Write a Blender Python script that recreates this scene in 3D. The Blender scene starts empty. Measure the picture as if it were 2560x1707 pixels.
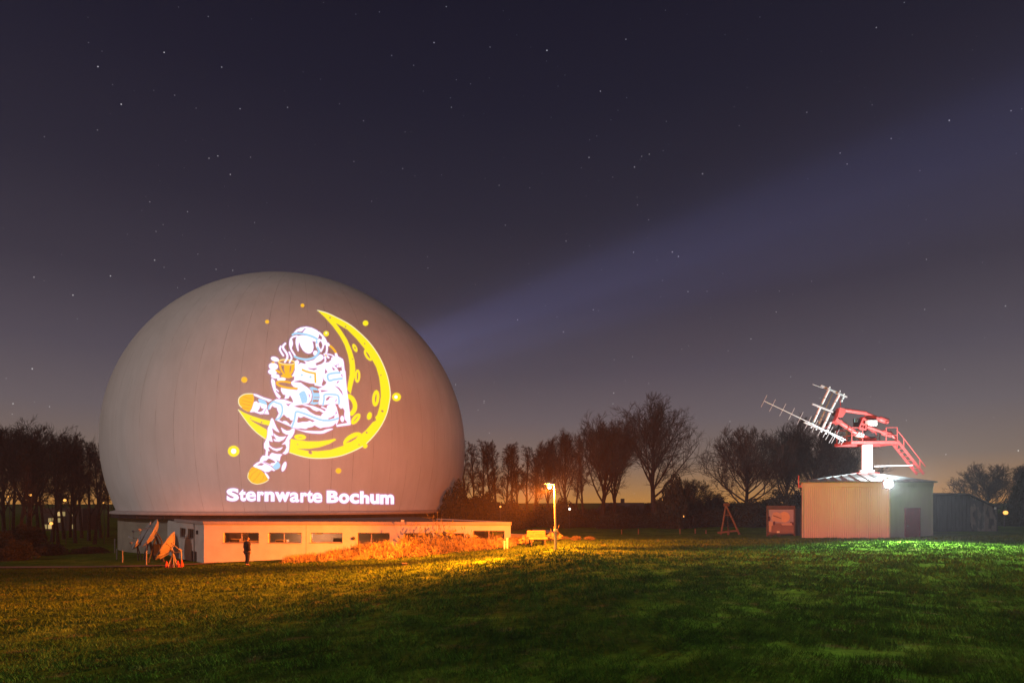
import bpy, bmesh, math, random
import numpy as np
from mathutils import Vector, Matrix, noise

# ------------------------------------------------------------------ camera, sky, light
SC = bpy.context.scene
COL = SC.collection
CZ = 1.6                      # camera height
F = 1422.22                   # focal length in photograph pixels (20 mm on 36 mm)
HX, HY = 1280.0, 1255.0       # principal point in photograph pixels (rise shift lens)

cam_d = bpy.data.cameras.new('camera')
cam = bpy.data.objects.new('camera', cam_d)
COL.objects.link(cam)
cam.location = (0, 0, CZ)
cam.rotation_euler = (math.radians(90), 0, 0)
cam_d.lens = 20.0
cam_d.sensor_width = 36.0
cam_d.shift_y = (HY - 853.5) / 2560.0
cam_d.clip_start = 0.05
cam_d.clip_end = 3000
SC.camera = cam

SC.view_settings.view_transform = 'Standard'
SC.view_settings.look = 'None'
SC.view_settings.exposure = 0.0
SC.view_settings.gamma = 1.0
SC.cycles.use_denoising = True
SC.cycles.max_bounces = 6
SC.cycles.diffuse_bounces = 3
SC.cycles.glossy_bounces = 3
SC.cycles.transparent_max_bounces = 12
SC.cycles.volume_bounces = 0
SC.cycles.sample_clamp_indirect = 4.0
SC.cycles.caustics_reflective = False
SC.cycles.caustics_refractive = False


def lin(r, g, b):
    f = lambda c: (c / 255 / 12.92) if c <= 10.3 else ((c / 255 + 0.055) / 1.055) ** 2.4
    return (f(r), f(g), f(b), 1.0)


# night sky: town glow low down, deep blue above, stars
world = bpy.data.worlds.new('World')
SC.world = world
world.use_nodes = True
wt = world.node_tree
wn, wl = wt.nodes, wt.links
wn.clear()
w_out = wn.new('ShaderNodeOutputWorld')
w_bg = wn.new('ShaderNodeBackground')
w_tc = wn.new('ShaderNodeTexCoord')
w_sep = wn.new('ShaderNodeSeparateXYZ')
wl.new(w_tc.outputs['Generated'], w_sep.inputs[0])
w_ramp = wn.new('ShaderNodeValToRGB')
wl.new(w_sep.outputs['Z'], w_ramp.inputs['Fac'])
cr = w_ramp.color_ramp
stops = [(0.0, lin(182, 128, 64)), (0.03, lin(156, 119, 82)), (0.07, lin(124, 107, 96)), (0.14, lin(103, 94, 98)),
         (0.22, lin(81, 75, 86)), (0.32, lin(57, 53, 66)), (0.44, lin(39, 38, 53)), (0.57, lin(25, 26, 43)),
         (0.69, lin(16, 17, 35)), (1.0, lin(12, 12, 28))]
cr.elements[0].position, cr.elements[0].color = stops[0]
cr.elements[1].position, cr.elements[1].color = stops[-1]
for p, c in stops[1:-1]:
    e = cr.elements.new(p)
    e.color = c
# stars of uneven brightness
w_vor = wn.new('ShaderNodeTexVoronoi')
w_vor.feature = 'F1'
w_vor.inputs['Scale'].default_value = 104
wl.new(w_tc.outputs['Generated'], w_vor.inputs['Vector'])
w_dot = wn.new('ShaderNodeMapRange')
w_dot.inputs['From Min'].default_value = 0.072
w_dot.inputs['From Max'].default_value = 0.02
wl.new(w_vor.outputs['Distance'], w_dot.inputs['Value'])
w_sc = wn.new('ShaderNodeSeparateColor')
wl.new(w_vor.outputs['Color'], w_sc.inputs[0])
w_pow = wn.new('ShaderNodeMath'); w_pow.operation = 'POWER'
w_pow.inputs[1].default_value = 7.0
wl.new(w_sc.outputs[0], w_pow.inputs[0])
w_mul = wn.new('ShaderNodeMath'); w_mul.operation = 'MULTIPLY'
wl.new(w_pow.outputs[0], w_mul.inputs[0]); wl.new(w_dot.outputs[0], w_mul.inputs[1])
w_mul2 = wn.new('ShaderNodeMath'); w_mul2.operation = 'MULTIPLY'
w_mul2.inputs[1].default_value = 1.9
wl.new(w_mul.outputs[0], w_mul2.inputs[0])
w_add = wn.new('ShaderNodeMix'); w_add.data_type = 'RGBA'; w_add.blend_type = 'ADD'
w_add.inputs[0].default_value = 1.0
wl.new(w_ramp.outputs[0], w_add.inputs[6]); wl.new(w_mul2.outputs[0], w_add.inputs[7])
wl.new(w_add.outputs[2], w_bg.inputs['Color'])
w_bg.inputs['Strength'].default_value = 1.0
wl.new(w_bg.outputs[0], w_out.inputs[0])

# the moon, to the left behind the camera
moon_d = bpy.data.lights.new('moon', 'SUN')
moon_d.energy = 0.5
moon_d.color = (1.0, 0.86, 0.80)
moon_d.angle = math.radians(4)
moon = bpy.data.objects.new('moon', moon_d)
COL.objects.link(moon)
moon.rotation_euler = Vector((0.62, 0.52, -0.50)).to_track_quat('-Z', 'Y').to_euler()


# ------------------------------------------------------------------ helpers
def P(px, py, d):
    """photograph pixel at depth d (metres along the view) to a point"""
    return Vector(((px - HX) / F * d, d, CZ + (HY - py) / F * d))


KX = [-80, -34, -22.8, -16, -7.5, -1, 2.7, 11.5, 22, 35, 80]
KV = [.085, .081, .0765, .068, .059, .041, .0290, .029, .026, .0213, .018]


def G(x, y):
    """ground height: the meadow falls away from the camera, most on the left"""
    k = float(np.interp(x, KX, KV))
    if y < 0:
        return 0.1 - k * y * .4
    # steep just below the camera, then nearly level to the far edge
    s = 36 * (.72 * (1 - math.exp(-min(y, 36) / 6.5)) / (1 - math.exp(-36 / 6.5)) + .28 * min(y, 36) / 36)
    if y > 36:
        s += 5 * (1 - math.exp(-(y - 36) / 6.0))
    return 0.1 - k * s


def ground_hit(px, py):
    """where the line of sight through a photograph pixel meets the meadow"""
    d = 4.0
    while d < 60:
        q = P(px, py, d)
        if q.z <= G(q.x, q.y):
            return q
        d += .05
    return P(px, py, 38)


def wloc(o):
    v = Vector((0, 0, 0))
    while o is not None:
        v += o.location
        o = o.parent
    return v


def tag(o, label, cat=None, group=None, kind=None):
    if label: o['label'] = label
    if cat: o['category'] = cat
    if group: o['group'] = group
    if kind: o['kind'] = kind
    return o


def thing(name, loc, label, cat, group=None):
    o = bpy.data.objects.new(name, None)
    o.empty_display_size = 0.2
    COL.objects.link(o)
    o.location = loc
    return tag(o, label, cat, group)


class MB:
    """collects geometry for one mesh object (world coordinates)"""
    def __init__(s):
        s.v = []; s.f = []; s.mi = []

    def add(s, vs, fs, m=0):
        b = len(s.v)
        s.v += [tuple(v) for v in vs]
        s.f += [tuple(b + i for i in f) for f in fs]
        s.mi += [m] * len(fs)
        return s

    def box(s, c, size, rz=0, R=None, m=0):
        hx, hy, hz = size[0] / 2, size[1] / 2, size[2] / 2
        M = R if R is not None else Matrix.Rotation(rz, 3, 'Z')
        c = Vector(c)
        vs = [c + M @ Vector((x, y, z)) for z in (-hz, hz) for x, y in ((-hx, -hy), (hx, -hy), (hx, hy), (-hx, hy))]
        return s.add(vs, [(3, 2, 1, 0), (4, 5, 6, 7), (0, 1, 5, 4), (1, 2, 6, 5), (2, 3, 7, 6), (3, 0, 4, 7)], m)

    def beam(s, a, b, w, h, m=0):
        a, b = Vector(a), Vector(b)
        d = b - a
        q = d.to_track_quat('Y', 'Z').to_matrix()
        return s.box((a + b) / 2, (w, d.length, h), R=q, m=m)

    def tube(s, pts, rad, n=8, cap=True, m=0):
        pts = [Vector(p) for p in pts]
        if not hasattr(rad, '__len__'):
            rad = [rad] * len(pts)
        b = len(s.v)
        up = None
        for i, p in enumerate(pts):
            t = (pts[min(i + 1, len(pts) - 1)] - pts[max(i - 1, 0)])
            if t.length < 1e-9: t = Vector((0, 0, 1))
            t.normalize()
            if up is None:
                up = t.orthogonal().normalized()
            else:
                up = (up - t * up.dot(t))
                up = up.normalized() if up.length > 1e-6 else t.orthogonal().normalized()
            w = t.cross(up)
            for k in range(n):
                a = 2 * math.pi * k / n
                s.v.append(tuple(p + (up * math.cos(a) + w * math.sin(a)) * rad[i]))
        for i in range(len(pts) - 1):
            for k in range(n):
                k2 = (k + 1) % n
                s.f.append((b + i * n + k, b + i * n + k2, b + (i + 1) * n + k2, b + (i + 1) * n + k)); s.mi.append(m)
        if cap:
            s.f.append(tuple(b + k for k in range(n - 1, -1, -1))); s.mi.append(m)
            e = b + (len(pts) - 1) * n
            s.f.append(tuple(e + k for k in range(n))); s.mi.append(m)
        return s

    def lathe(s, prof, c=(0, 0, 0), n=24, R=None, a0=0, a1=2 * math.pi, m=0):
        c = Vector(c)
        M = R if R is not None else Matrix.Identity(3)
        b = len(s.v)
        full = abs(a1 - a0 - 2 * math.pi) < 1e-6
        na = n if full else n + 1
        for r, z in prof:
            for k in range(na):
                a = a0 + (a1 - a0) * k / n
                s.v.append(tuple(c + M @ Vector((r * math.cos(a), r * math.sin(a), z))))
        for i in range(len(prof) - 1):
            for k in range(n):
                k2 = (k + 1) % na if full else k + 1
                s.f.append((b + i * na + k, b + i * na + k2, b + (i + 1) * na + k2, b + (i + 1) * na + k)); s.mi.append(m)
        return s

    def prism(s, poly, off, m=0):
        """closed polygon (list of points) pushed along off"""
        poly = [Vector(p) for p in poly]
        off = Vector(off)
        n = len(poly)
        vs = poly + [p + off for p in poly]
        fs = [tuple(range(n - 1, -1, -1)), tuple(range(n, 2 * n))]
        fs += [(i, (i + 1) % n, n + (i + 1) % n, n + i) for i in range(n)]
        return s.add(vs, fs, m)

    def build(s, name, mats, parent=None, smooth=False, bevel=0.0):
        o_loc = wloc(parent) if parent is not None else Vector((0, 0, 0))
        me = bpy.data.meshes.new(name)
        va = np.array(s.v, dtype=np.float64) - np.array(o_loc)
        me.from_pydata(va.tolist(), [], s.f)
        if not isinstance(mats, (list, tuple)): mats = [mats]
        for m in mats: me.materials.append(m)
        if len(mats) > 1:
            me.polygons.foreach_set('material_index', s.mi)
        me.update()
        bm = bmesh.new(); bm.from_mesh(me)
        bmesh.ops.recalc_face_normals(bm, faces=bm.faces)
        if bevel:
            bmesh.ops.bevel(bm, geom=[e for e in bm.edges if e.is_manifold and e.calc_face_angle(0) > 0.6],
                            offset=bevel, segments=1, affect='EDGES', clamp_overlap=True)
        bm.to_mesh(me); bm.free()
        if smooth:
            for p in me.polygons: p.use_smooth = True
            try: me.set_sharp_from_angle(angle=math.radians(40))
            except Exception: pass
        o = bpy.data.objects.new(name, me)
        COL.objects.link(o)
        if parent is not None: o.parent = parent
        return o


def copy_tree(o, parent=None):
    c = o.copy()
    COL.objects.link(c)
    c.parent = parent
    for ch in list(o.children):
        copy_tree(ch, c)
    return c


def raw_mesh(name, verts, faces, mats, parent=None, smooth=False):
    """fast path for big numpy meshes; faces: (n,3) or (n,4)"""
    me = bpy.data.meshes.new(name)
    verts = np.asarray(verts, dtype=np.float32); faces = np.asarray(faces, dtype=np.int32)
    k = faces.shape[1]
    me.vertices.add(len(verts)); me.vertices.foreach_set('co', verts.ravel())
    me.loops.add(faces.size); me.loops.foreach_set('vertex_index', faces.ravel())
    me.polygons.add(len(faces))
    me.polygons.foreach_set('loop_start', np.arange(0, faces.size, k, dtype=np.int32))
    if smooth:
        me.polygons.foreach_set('use_smooth', np.ones(len(faces), dtype=bool))
    me.update(calc_edges=True)
    for m in (mats if isinstance(mats, (list, tuple)) else [mats]): me.materials.append(m)
    o = bpy.data.objects.new(name, me)
    COL.objects.link(o)
    if parent is not None: o.parent = parent
    return o


# ------------------------------------------------------------------ materials
MATS = {}


def mat(name, c1, c2=None, scale=3.0, rough=0.7, metal=0.0, bump=0.0, bscale=None, detail=6.0, stretch=None, emit=None, estr=0.0, spec=0.4, hi=0.65):
    """principled with two noise-mixed tones and fine relief"""
    m = bpy.data.materials.new(name)
    m.use_nodes = True
    nt = m.node_tree; N, L = nt.nodes, nt.links
    b = N['Principled BSDF']
    b.inputs['Roughness'].default_value = rough
    b.inputs['Metallic'].default_value = metal
    b.inputs['Specular IOR Level'].default_value = spec
    c2 = c2 or tuple(x * 0.8 for x in c1)
    tc = N.new('ShaderNodeTexCoord')
    mp = N.new('ShaderNodeMapping')
    if stretch: mp.inputs['Scale'].default_value = stretch
    L.new(tc.outputs['Object'], mp.inputs[0])
    nz = N.new('ShaderNodeTexNoise')
    nz.inputs['Scale'].default_value = scale; nz.inputs['Detail'].default_value = detail
    L.new(mp.outputs[0], nz.inputs['Vector'])
    rp = N.new('ShaderNodeValToRGB')
    rp.color_ramp.elements[0].position = 1 - hi; rp.color_ramp.elements[1].position = hi
    rp.color_ramp.elements[0].color = (*c1[:3], 1); rp.color_ramp.elements[1].color = (*c2[:3], 1)
    L.new(nz.outputs[0], rp.inputs[0])
    L.new(rp.outputs[0], b.inputs['Base Color'])
    if bump:
        nb = N.new('ShaderNodeTexNoise'); nb.inputs['Scale'].default_value = bscale or scale * 6
        nb.inputs['Detail'].default_value = 5
        L.new(mp.outputs[0], nb.inputs['Vector'])
        bp = N.new('ShaderNodeBump'); bp.inputs['Strength'].default_value = bump; bp.inputs['Distance'].default_value = 0.05
        L.new(nb.outputs[0], bp.inputs['Height']); L.new(bp.outputs[0], b.inputs['Normal'])
    if emit:
        b.inputs['Emission Color'].default_value = (*emit[:3], 1)
        b.inputs['Emission Strength'].default_value = estr
    MATS[name] = m
    return m


M_render = mat('white_render', (.74, .71, .66), (.66, .62, .57), scale=1.2, rough=.85, bump=.12, bscale=40)
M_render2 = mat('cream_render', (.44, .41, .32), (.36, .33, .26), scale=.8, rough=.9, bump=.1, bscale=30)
M_fascia = mat('fascia_metal', (.50, .44, .42), (.42, .37, .35), scale=2, rough=.55)
M_roofdark = mat('bitumen_roof', (.035, .032, .035), (.055, .05, .05), scale=2, rough=.9, bump=.2)
M_frame = mat('window_frame', (.20, .17, .15), (.15, .13, .12), scale=4, rough=.5)
M_grey = mat('galvanised_steel', (.42, .42, .43), (.34, .34, .36), scale=5, rough=.45, metal=.5)
M_steel = mat('dark_steel', (.07, .07, .075), (.05, .05, .05), scale=5, rough=.6, metal=.3)
M_white = mat('white_paint', (.80, .80, .79), (.70, .70, .69), scale=3, rough=.45)
M_red = mat('red_paint', (.62, .11, .10), (.50, .085, .08), scale=6, rough=.45)
M_alu = mat('aluminium', (.72, .73, .74), (.6, .61, .62), scale=6, rough=.4, metal=.3)
M_wood = mat('weathered_wood', (.16, .10, .065), (.09, .06, .04), scale=3, rough=.85, stretch=(1, 1, 8), bump=.3)
M_darkwood = mat('dark_board', (.055, .065, .085), (.032, .038, .05), scale=2.5, rough=.8, stretch=(6, 6, .6), bump=.2)
M_bark = mat('bark', (.045, .034, .028), (.025, .019, .016), scale=4, rough=.95, bump=.3)
M_twig = mat('twig', (.050, .038, .030), (.034, .026, .022), scale=1, rough=.95)
M_leaf = mat('dark_evergreen_leaf', (.012, .018, .010), (.022, .026, .013), scale=1.2, rough=.75)
M_interior = mat('interior_wall', (.66, .56, .52), (.58, .48, .45), scale=1, rough=.9)
M_earth = mat('earth', (.05, .035, .022), (.03, .022, .014), scale=2, rough=.95)
# ------------------------------------------------------------------ ground
def grass_material(name, blades=False):
    m = bpy.data.materials.new(name); m.use_nodes = True
    nt = m.node_tree; N, L = nt.nodes, nt.links
    b = N['Principled BSDF']; b.inputs['Roughness'].default_value = 1.0; b.inputs['Specular IOR Level'].default_value = 0.0
    ge = N.new('ShaderNodeNewGeometry')
    n1 = N.new('ShaderNodeTexNoise'); n1.inputs['Scale'].default_value = .55; n1.inputs['Detail'].default_value = 8; n1.inputs['Roughness'].default_value = .65
    L.new(ge.outputs['Position'], n1.inputs['Vector'])
    r1 = N.new('ShaderNodeValToRGB')
    e = r1.color_ramp.elements
    e[0].position = .30; e[0].color = (.030, .078, .006, 1)
    e[1].position = .72; e[1].color = (.105, .190, .022, 1)
    x = e.new(.5); x.color = (.056, .128, .010, 1)
    L.new(n1.outputs[0], r1.inputs[0])
    n2 = N.new('ShaderNodeTexNoise'); n2.inputs['Scale'].default_value = 4.5; n2.inputs['Detail'].default_value = 6
    L.new(ge.outputs['Position'], n2.inputs['Vector'])
    mx = N.new('ShaderNodeMix'); mx.data_type = 'RGBA'; mx.blend_type = 'MULTIPLY'; mx.inputs[0].default_value = .8
    r2 = N.new('ShaderNodeValToRGB'); r2.color_ramp.elements[0].position = .3; r2.color_ramp.elements[0].color = (.5, .5, .5, 1)
    r2.color_ramp.elements[1].position = .7; r2.color_ramp.elements[1].color = (1.25, 1.25, 1.1, 1)
    L.new(n2.outputs[0], r2.inputs[0])
    L.new(r1.outputs[0], mx.inputs[6]); L.new(r2.outputs[0], mx.inputs[7])
    # straw-coloured dry patches
    n3 = N.new('ShaderNodeTexNoise'); n3.inputs['Scale'].default_value = 1.7; n3.inputs['Detail'].default_value = 7
    L.new(ge.outputs['Position'], n3.inputs['Vector'])
    r3 = N.new('ShaderNodeMapRange'); r3.inputs['From Min'].default_value = .58; r3.inputs['From Max'].default_value = .72; r3.inputs['To Max'].default_value = .55
    L.new(n3.outputs[0], r3.inputs['Value'])
    m2 = N.new('ShaderNodeMix'); m2.data_type = 'RGBA'
    L.new(r3.outputs[0], m2.inputs[0]); L.new(mx.outputs[2], m2.inputs[6]); m2.inputs[7].default_value = (.15, .135, .05, 1)
    L.new(m2.outputs[2], b.inputs['Base Color'])
    if not blades:
        nb = N.new('ShaderNodeTexNoise'); nb.inputs['Scale'].default_value = 14; nb.inputs['Detail'].default_value = 6
        L.new(ge.outputs['Position'], nb.inputs['Vector'])
        bp = N.new('ShaderNodeBump'); bp.inputs['Strength'].default_value = .6; bp.inputs['Distance'].default_value = .012
        L.new(nb.outputs[0], bp.inputs['Height']); L.new(bp.outputs[0], b.inputs['Normal'])
    return m


M_grass = grass_material('meadow_grass')
M_blade = grass_material('grass_blade', True)


def bumps(x, y):
    n = noise.noise(Vector((x * .42, y * .42, 3.1))) * .05
    n += noise.noise(Vector((x * 1.1, y * 1.1, 7.7))) * .024
    n += noise.noise(Vector((x * 2.7, y * 2.7, 1.7))) * .014
    return n * (1.0 if y < 42 else .4)


def GH(x, y):
    return G(x, y) + bumps(x, y)


ys = [-40, -25, -15, -8, -4, -2]
y = 0.0
while y < 42:
    ys.append(y); y += max(.13, y * .0095)
while y < 1500:
    ys.append(y); y += max(.8, (y - 40) * .12)
xs = [0.0]; x = 0.0
while x < 1500:
    x += max(.22, abs(x) * .017) if x < 48 else (x - 45) * .28
    xs.append(x)
xs = [-v for v in xs[:0:-1]] + xs
nx, ny = len(xs), len(ys)
gv = np.zeros((ny, nx, 3))
for j, yy in enumerate(ys):
    for i, xx in enumerate(xs):
        gv[j, i] = (xx, yy, GH(xx, yy) if (abs(xx) < 60 and yy < 60) else G(xx, yy))
idx = np.arange(nx * ny).reshape(ny, nx)
gf = np.stack([idx[:-1, :-1], idx[:-1, 1:], idx[1:, 1:], idx[1:, :-1]], -1).reshape(-1, 4)
ground = raw_mesh('ground', gv.reshape(-1, 3), gf, M_grass, smooth=True)
ground['kind'] = 'structure'

# real blades of grass over the meadow, thinning with distance
rng = np.random.default_rng(5)


def scatter_blades():
    vs, fs = [], []
    total = 0
    for (y0, y1, dens, h, w) in ((4.8, 8.5, 1200, .06, .005), (8.5, 14, 620, .065, .008), (14, 22, 300, .075, .013), (22, 30, 160, .085, .02), (30, 39, 110, .095, .026)):
        n = int(dens * (y1 - y0) * (y0 + y1) * .97)
        yy = rng.uniform(y0, y1, n)
        xx = rng.uniform(-1, 1, n) * yy * .97
        keep = np.array([noise.noise(Vector((a * .8, b * .8, 9.2))) + .9 * noise.noise(Vector((a * 2.3, b * 2.3, 4.0))) for a, b in zip(xx, yy)]) + rng.uniform(-.5, .5, n) > -.32
        xx, yy = xx[keep], yy[keep]; n = len(xx)
        zz = np.array([GH(a, b) for a, b in zip(xx, yy)]) - .01
        tuft = np.array([noise.noise(Vector((a * 1.3, b * 1.3, 21.0))) for a, b in zip(xx, yy)])
        hh = h * rng.uniform(.45, 1.5, n) * (1 + .8 * np.clip(tuft + .1, -.45, 1))
        an = rng.uniform(0, 2 * np.pi, n); ln = rng.uniform(.2, 1.2, n) * hh
        wa = rng.uniform(0, np.pi, n)
        wx, wy = np.cos(wa) * w, np.sin(wa) * w
        b0 = np.stack([xx - wx, yy - wy, zz], 1); b1 = np.stack([xx + wx, yy + wy, zz], 1)
        tp = np.stack([xx + np.cos(an) * ln, yy + np.sin(an) * ln, zz + hh], 1)
        v = np.stack([b0, b1, tp], 1).reshape(-1, 3)
        f = np.arange(3 * n).reshape(-1, 3) + total
        total += 3 * n
        vs.append(v); fs.append(f)
    return np.concatenate(vs), np.concatenate(fs)


bv, bf = scatter_blades()
grass = raw_mesh('grass', bv, bf, M_blade)
tag(grass, 'short uneven green grass covering the dark meadow', 'grass', kind='stuff')

# trodden path in front of the buildings on the left
M_path = mat('gravel_path', (.20, .14, .10), (.13, .09, .065), scale=6, rough=.95, bump=.4)
pv, pf = [], []
pl = [(-62, 41.5), (-48, 40.6), (-36, 39.2), (-29, 38.6), (-24, 38.6), (-20.5, 39.4)]
for i, (a, b) in enumerate(pl):
    for dy in (-.8, 0, .8):
        pv.append((a, b + dy, G(a, b + dy) + .12))
for i in range(len(pl) - 1):
    for k in range(2):
        pf.append((i * 3 + k, i * 3 + k + 3, i * 3 + k + 4, i * 3 + k + 1))
path = raw_mesh('path', pv, pf, M_path)
path['kind'] = 'structure'

# ------------------------------------------------------------------ radome
R = 20.0
DC = Vector((-25.83, 69.57, CZ + 6.60))       # sphere centre
ZCUT = CZ - .92


def dome_material():
    m = bpy.data.materials.new('radome_fabric'); m.use_nodes = True
    nt = m.node_tree; N, L = nt.nodes, nt.links
    b = N['Principled BSDF']; b.inputs['Roughness'].default_value = .7; b.inputs['Specular IOR Level'].default_value = .25
    ge = N.new('ShaderNodeNewGeometry')
    mp = N.new('ShaderNodeMapping'); mp.inputs['Scale'].default_value = (1, 1, .12)
    L.new(ge.outputs['Position'], mp.inputs[0])
    n1 = N.new('ShaderNodeTexNoise'); n1.inputs['Scale'].default_value = .9; n1.inputs['Detail'].default_value = 9; n1.inputs['Roughness'].default_value = .7
    L.new(mp.outputs[0], n1.inputs['Vector'])
    r = N.new('ShaderNodeValToRGB')
    r.color_ramp.elements[0].position = .30; r.color_ramp.elements[0].color = (.57, .55, .53, 1)
    r.color_ramp.elements[1].position = .62; r.color_ramp.elements[1].color = (.64, .62, .60, 1)
    L.new(n1.outputs[0], r.inputs[0])
    n2 = N.new('ShaderNodeTexNoise'); n2.inputs['Scale'].default_value = .16; n2.inputs['Detail'].default_value = 4
    L.new(ge.outputs['Position'], n2.inputs['Vector'])
    r2 = N.new('ShaderNodeValToRGB'); r2.color_ramp.elements[0].position = .3; r2.color_ramp.elements[0].color = (.88, .88, .86, 1)
    r2.color_ramp.elements[1].position = .7; r2.color_ramp.elements[1].color = (1, 1, 1, 1)
    L.new(n2.outputs[0], r2.inputs[0])
    mx = N.new('ShaderNodeMix'); mx.data_type = 'RGBA'; mx.blend_type = 'MULTIPLY'; mx.inputs[0].default_value = 1
    L.new(r.outputs[0], mx.inputs[6]); L.new(r2.outputs[0], mx.inputs[7])
    L.new(mx.outputs[2], b.inputs['Base Color'])
    return m


M_dome = dome_material()
M_seam = mat('seam_grime', (.27, .24, .22), (.46, .43, .41), scale=.6, rough=.9, hi=.55)
radome = thing('radome', (DC.x, DC.y, CZ - 5.6), 'huge pale spherical radome with vertical seams standing behind the low white annex', 'radome')
t_cut = math.asin((ZCUT - DC.z) / R)
NG = 64
ROWS = 44
seamv = MB()
for g in range(NG):
    a0, a1 = 2 * math.pi * g / NG, 2 * math.pi * (g + 1) / NG
    gp = MB()
    us = [0, .007, .02, .25, .5, .75, .98, .993, 1]
    vs = []
    for j in range(ROWS + 1):
        t = t_cut + (math.pi / 2 * .995 - t_cut) * j / ROWS
        for k, u in enumerate(us):
            rr = R - (.008 if k in (0, 8) else 0.0)
            a = a0 + (a1 - a0) * u
            vs.append((DC.x + rr * math.cos(t) * math.cos(a), DC.y + rr * math.cos(t) * math.sin(a), DC.z + rr * math.sin(t)))
    nu = len(us)
    fs = [(j * nu + k, j * nu + k + 1, (j + 1) * nu + k + 1, (j + 1) * nu + k) for j in range(ROWS) for k in range(nu - 1)]
    arr = np.array(vs) - np.array(wloc(radome))
    # faces run counter-clockwise seen from outside; edge strips show the grimy seam
    o = raw_mesh('gore_panel', arr, fs, [M_dome, M_seam], radome, smooth=True)
    o.data.polygons.foreach_set('material_index', [1 if (k in (0, 7)) and (g * 7 + j // 6) % 5 else 0 for j in range(ROWS) for k in range(nu - 1)])
MB().lathe([(.12, 0), (.55, -.02), (.6, -.06), (.62, -.12)], (DC.x, DC.y, DC.z + R + .03), 24).build('top_cap', M_dome, radome, smooth=True)
rc = R * math.cos(t_cut)
MB().lathe([(rc - .25, .12), (rc + .10, .10), (rc + .55, -.02), (rc + .60, -.10), (rc + .60, -.24), (rc + .2, -.26)], (DC.x, DC.y, ZCUT), 128).build('base_ring', M_fascia, radome, smooth=True)
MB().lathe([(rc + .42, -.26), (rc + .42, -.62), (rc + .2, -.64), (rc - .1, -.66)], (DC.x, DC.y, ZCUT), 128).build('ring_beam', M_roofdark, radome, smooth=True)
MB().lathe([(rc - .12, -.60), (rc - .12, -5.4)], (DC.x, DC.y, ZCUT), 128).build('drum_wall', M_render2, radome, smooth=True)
# slim guard rail along the ring
rl = MB()
rl.lathe([(rc + .50, .30), (rc + .53, .33), (rc + .50, .36), (rc + .47, .33), (rc + .50, .30)], (DC.x, DC.y, ZCUT - .42), 128)
for k in range(0, 128, 2):
    a = 2 * math.pi * k / 128
    c = Vector((DC.x + (rc + .5) * math.cos(a), DC.y + (rc + .5) * math.sin(a), ZCUT - .42))
    rl.tube([c + Vector((0, 0, -.2)), c + Vector((0, 0, .33))], .02, 4)
rl.build('ring_rail', M_steel, radome)

# ------------------------------------------------------------------ projected picture on the radome
Fr = {'A': (660, 800, 10.4545), 'B': (660, 930, 10.4545), 'C': (590, 970, 11.53), 'D': (600, 1060, 9.8), 'M': (540, 730, 4.694), 'N': (540, 960, 4.694)}
X0, Y0, X1, Y1 = 556, 738, 1012, 1282
SS = 3
PW, PH = (X1 - X0) * SS, (Y1 - Y0) * SS
canvas = np.zeros((PH, PW, 3), np.float32)
piece = np.zeros((PH, PW), np.int16)           # which part a pixel belongs to
W = (1.12, 1.10, 1.25); YE = (1.0, .84, .0); OR = (1.0, .50, .0); DO = (.62, .20, .0); CY = (.33, .70, .98); LY = (1.0, .95, .55)
PIECES = ['astronaut', 'crescent_moon', 'coffee_cup', 'glowing_dot', 'lettering', 'fringe']
cur = {'p': 1}


def cv(fr, pts):
    ox, oy, s = Fr[fr]
    a = np.array(pts, float)
    return np.stack([(ox + a[:, 0] / s - X0) * SS, (oy + a[:, 1] / s - Y0) * SS], 1)


def put(mask, sl, col):
    if col is None:
        canvas[sl][mask] = 0; piece[sl][mask] = 0
    else:
        canvas[sl][mask] = col; piece[sl][mask] = cur['p']


def poly_px(p, col):
    x0, y0 = np.floor(p.min(0)).astype(int); x1, y1 = np.ceil(p.max(0)).astype(int) + 1
    x0, y0 = max(x0, 0), max(y0, 0); x1, y1 = min(x1, PW), min(y1, PH)
    gy, gx = np.mgrid[y0:y1, x0:x1] + .5
    ins = np.zeros(gx.shape, bool)
    n = len(p)
    for i in range(n):
        ax, ay = p[i]; bx, by = p[(i + 1) % n]
        if ay == by: continue
        c = ((ay > gy) != (by > gy)) & (gx < (bx - ax) * (gy - ay) / (by - ay) + ax)
        ins ^= c
    put(ins, (slice(y0, y1), slice(x0, x1)), col)


def smooth(p, closed, k=5):
    """Catmull-Rom through traced points"""
    n = len(p); out = []
    for i in range(n if closed else n - 1):
        p0 = p[(i - 1) % n] if (closed or i > 0) else p[0]
        p1, p2 = p[i], p[(i + 1) % n]
        p3 = p[(i + 2) % n] if (closed or i + 2 < n) else p[-1]
        for t in np.arange(k) / k:
            out.append(.5 * ((2 * p1) + (p2 - p0) * t + (2 * p0 - 5 * p1 + 4 * p2 - p3) * t * t + (3 * p1 - p0 - 3 * p2 + p3) * t ** 3))
    if not closed: out.append(p[-1])
    return np.array(out)


def fill(fr, col, *pts):
    poly_px(cv(fr, pts), col)


def soft(fr, col, *pts):
    poly_px(smooth(cv(fr, pts), True), col)


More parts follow.
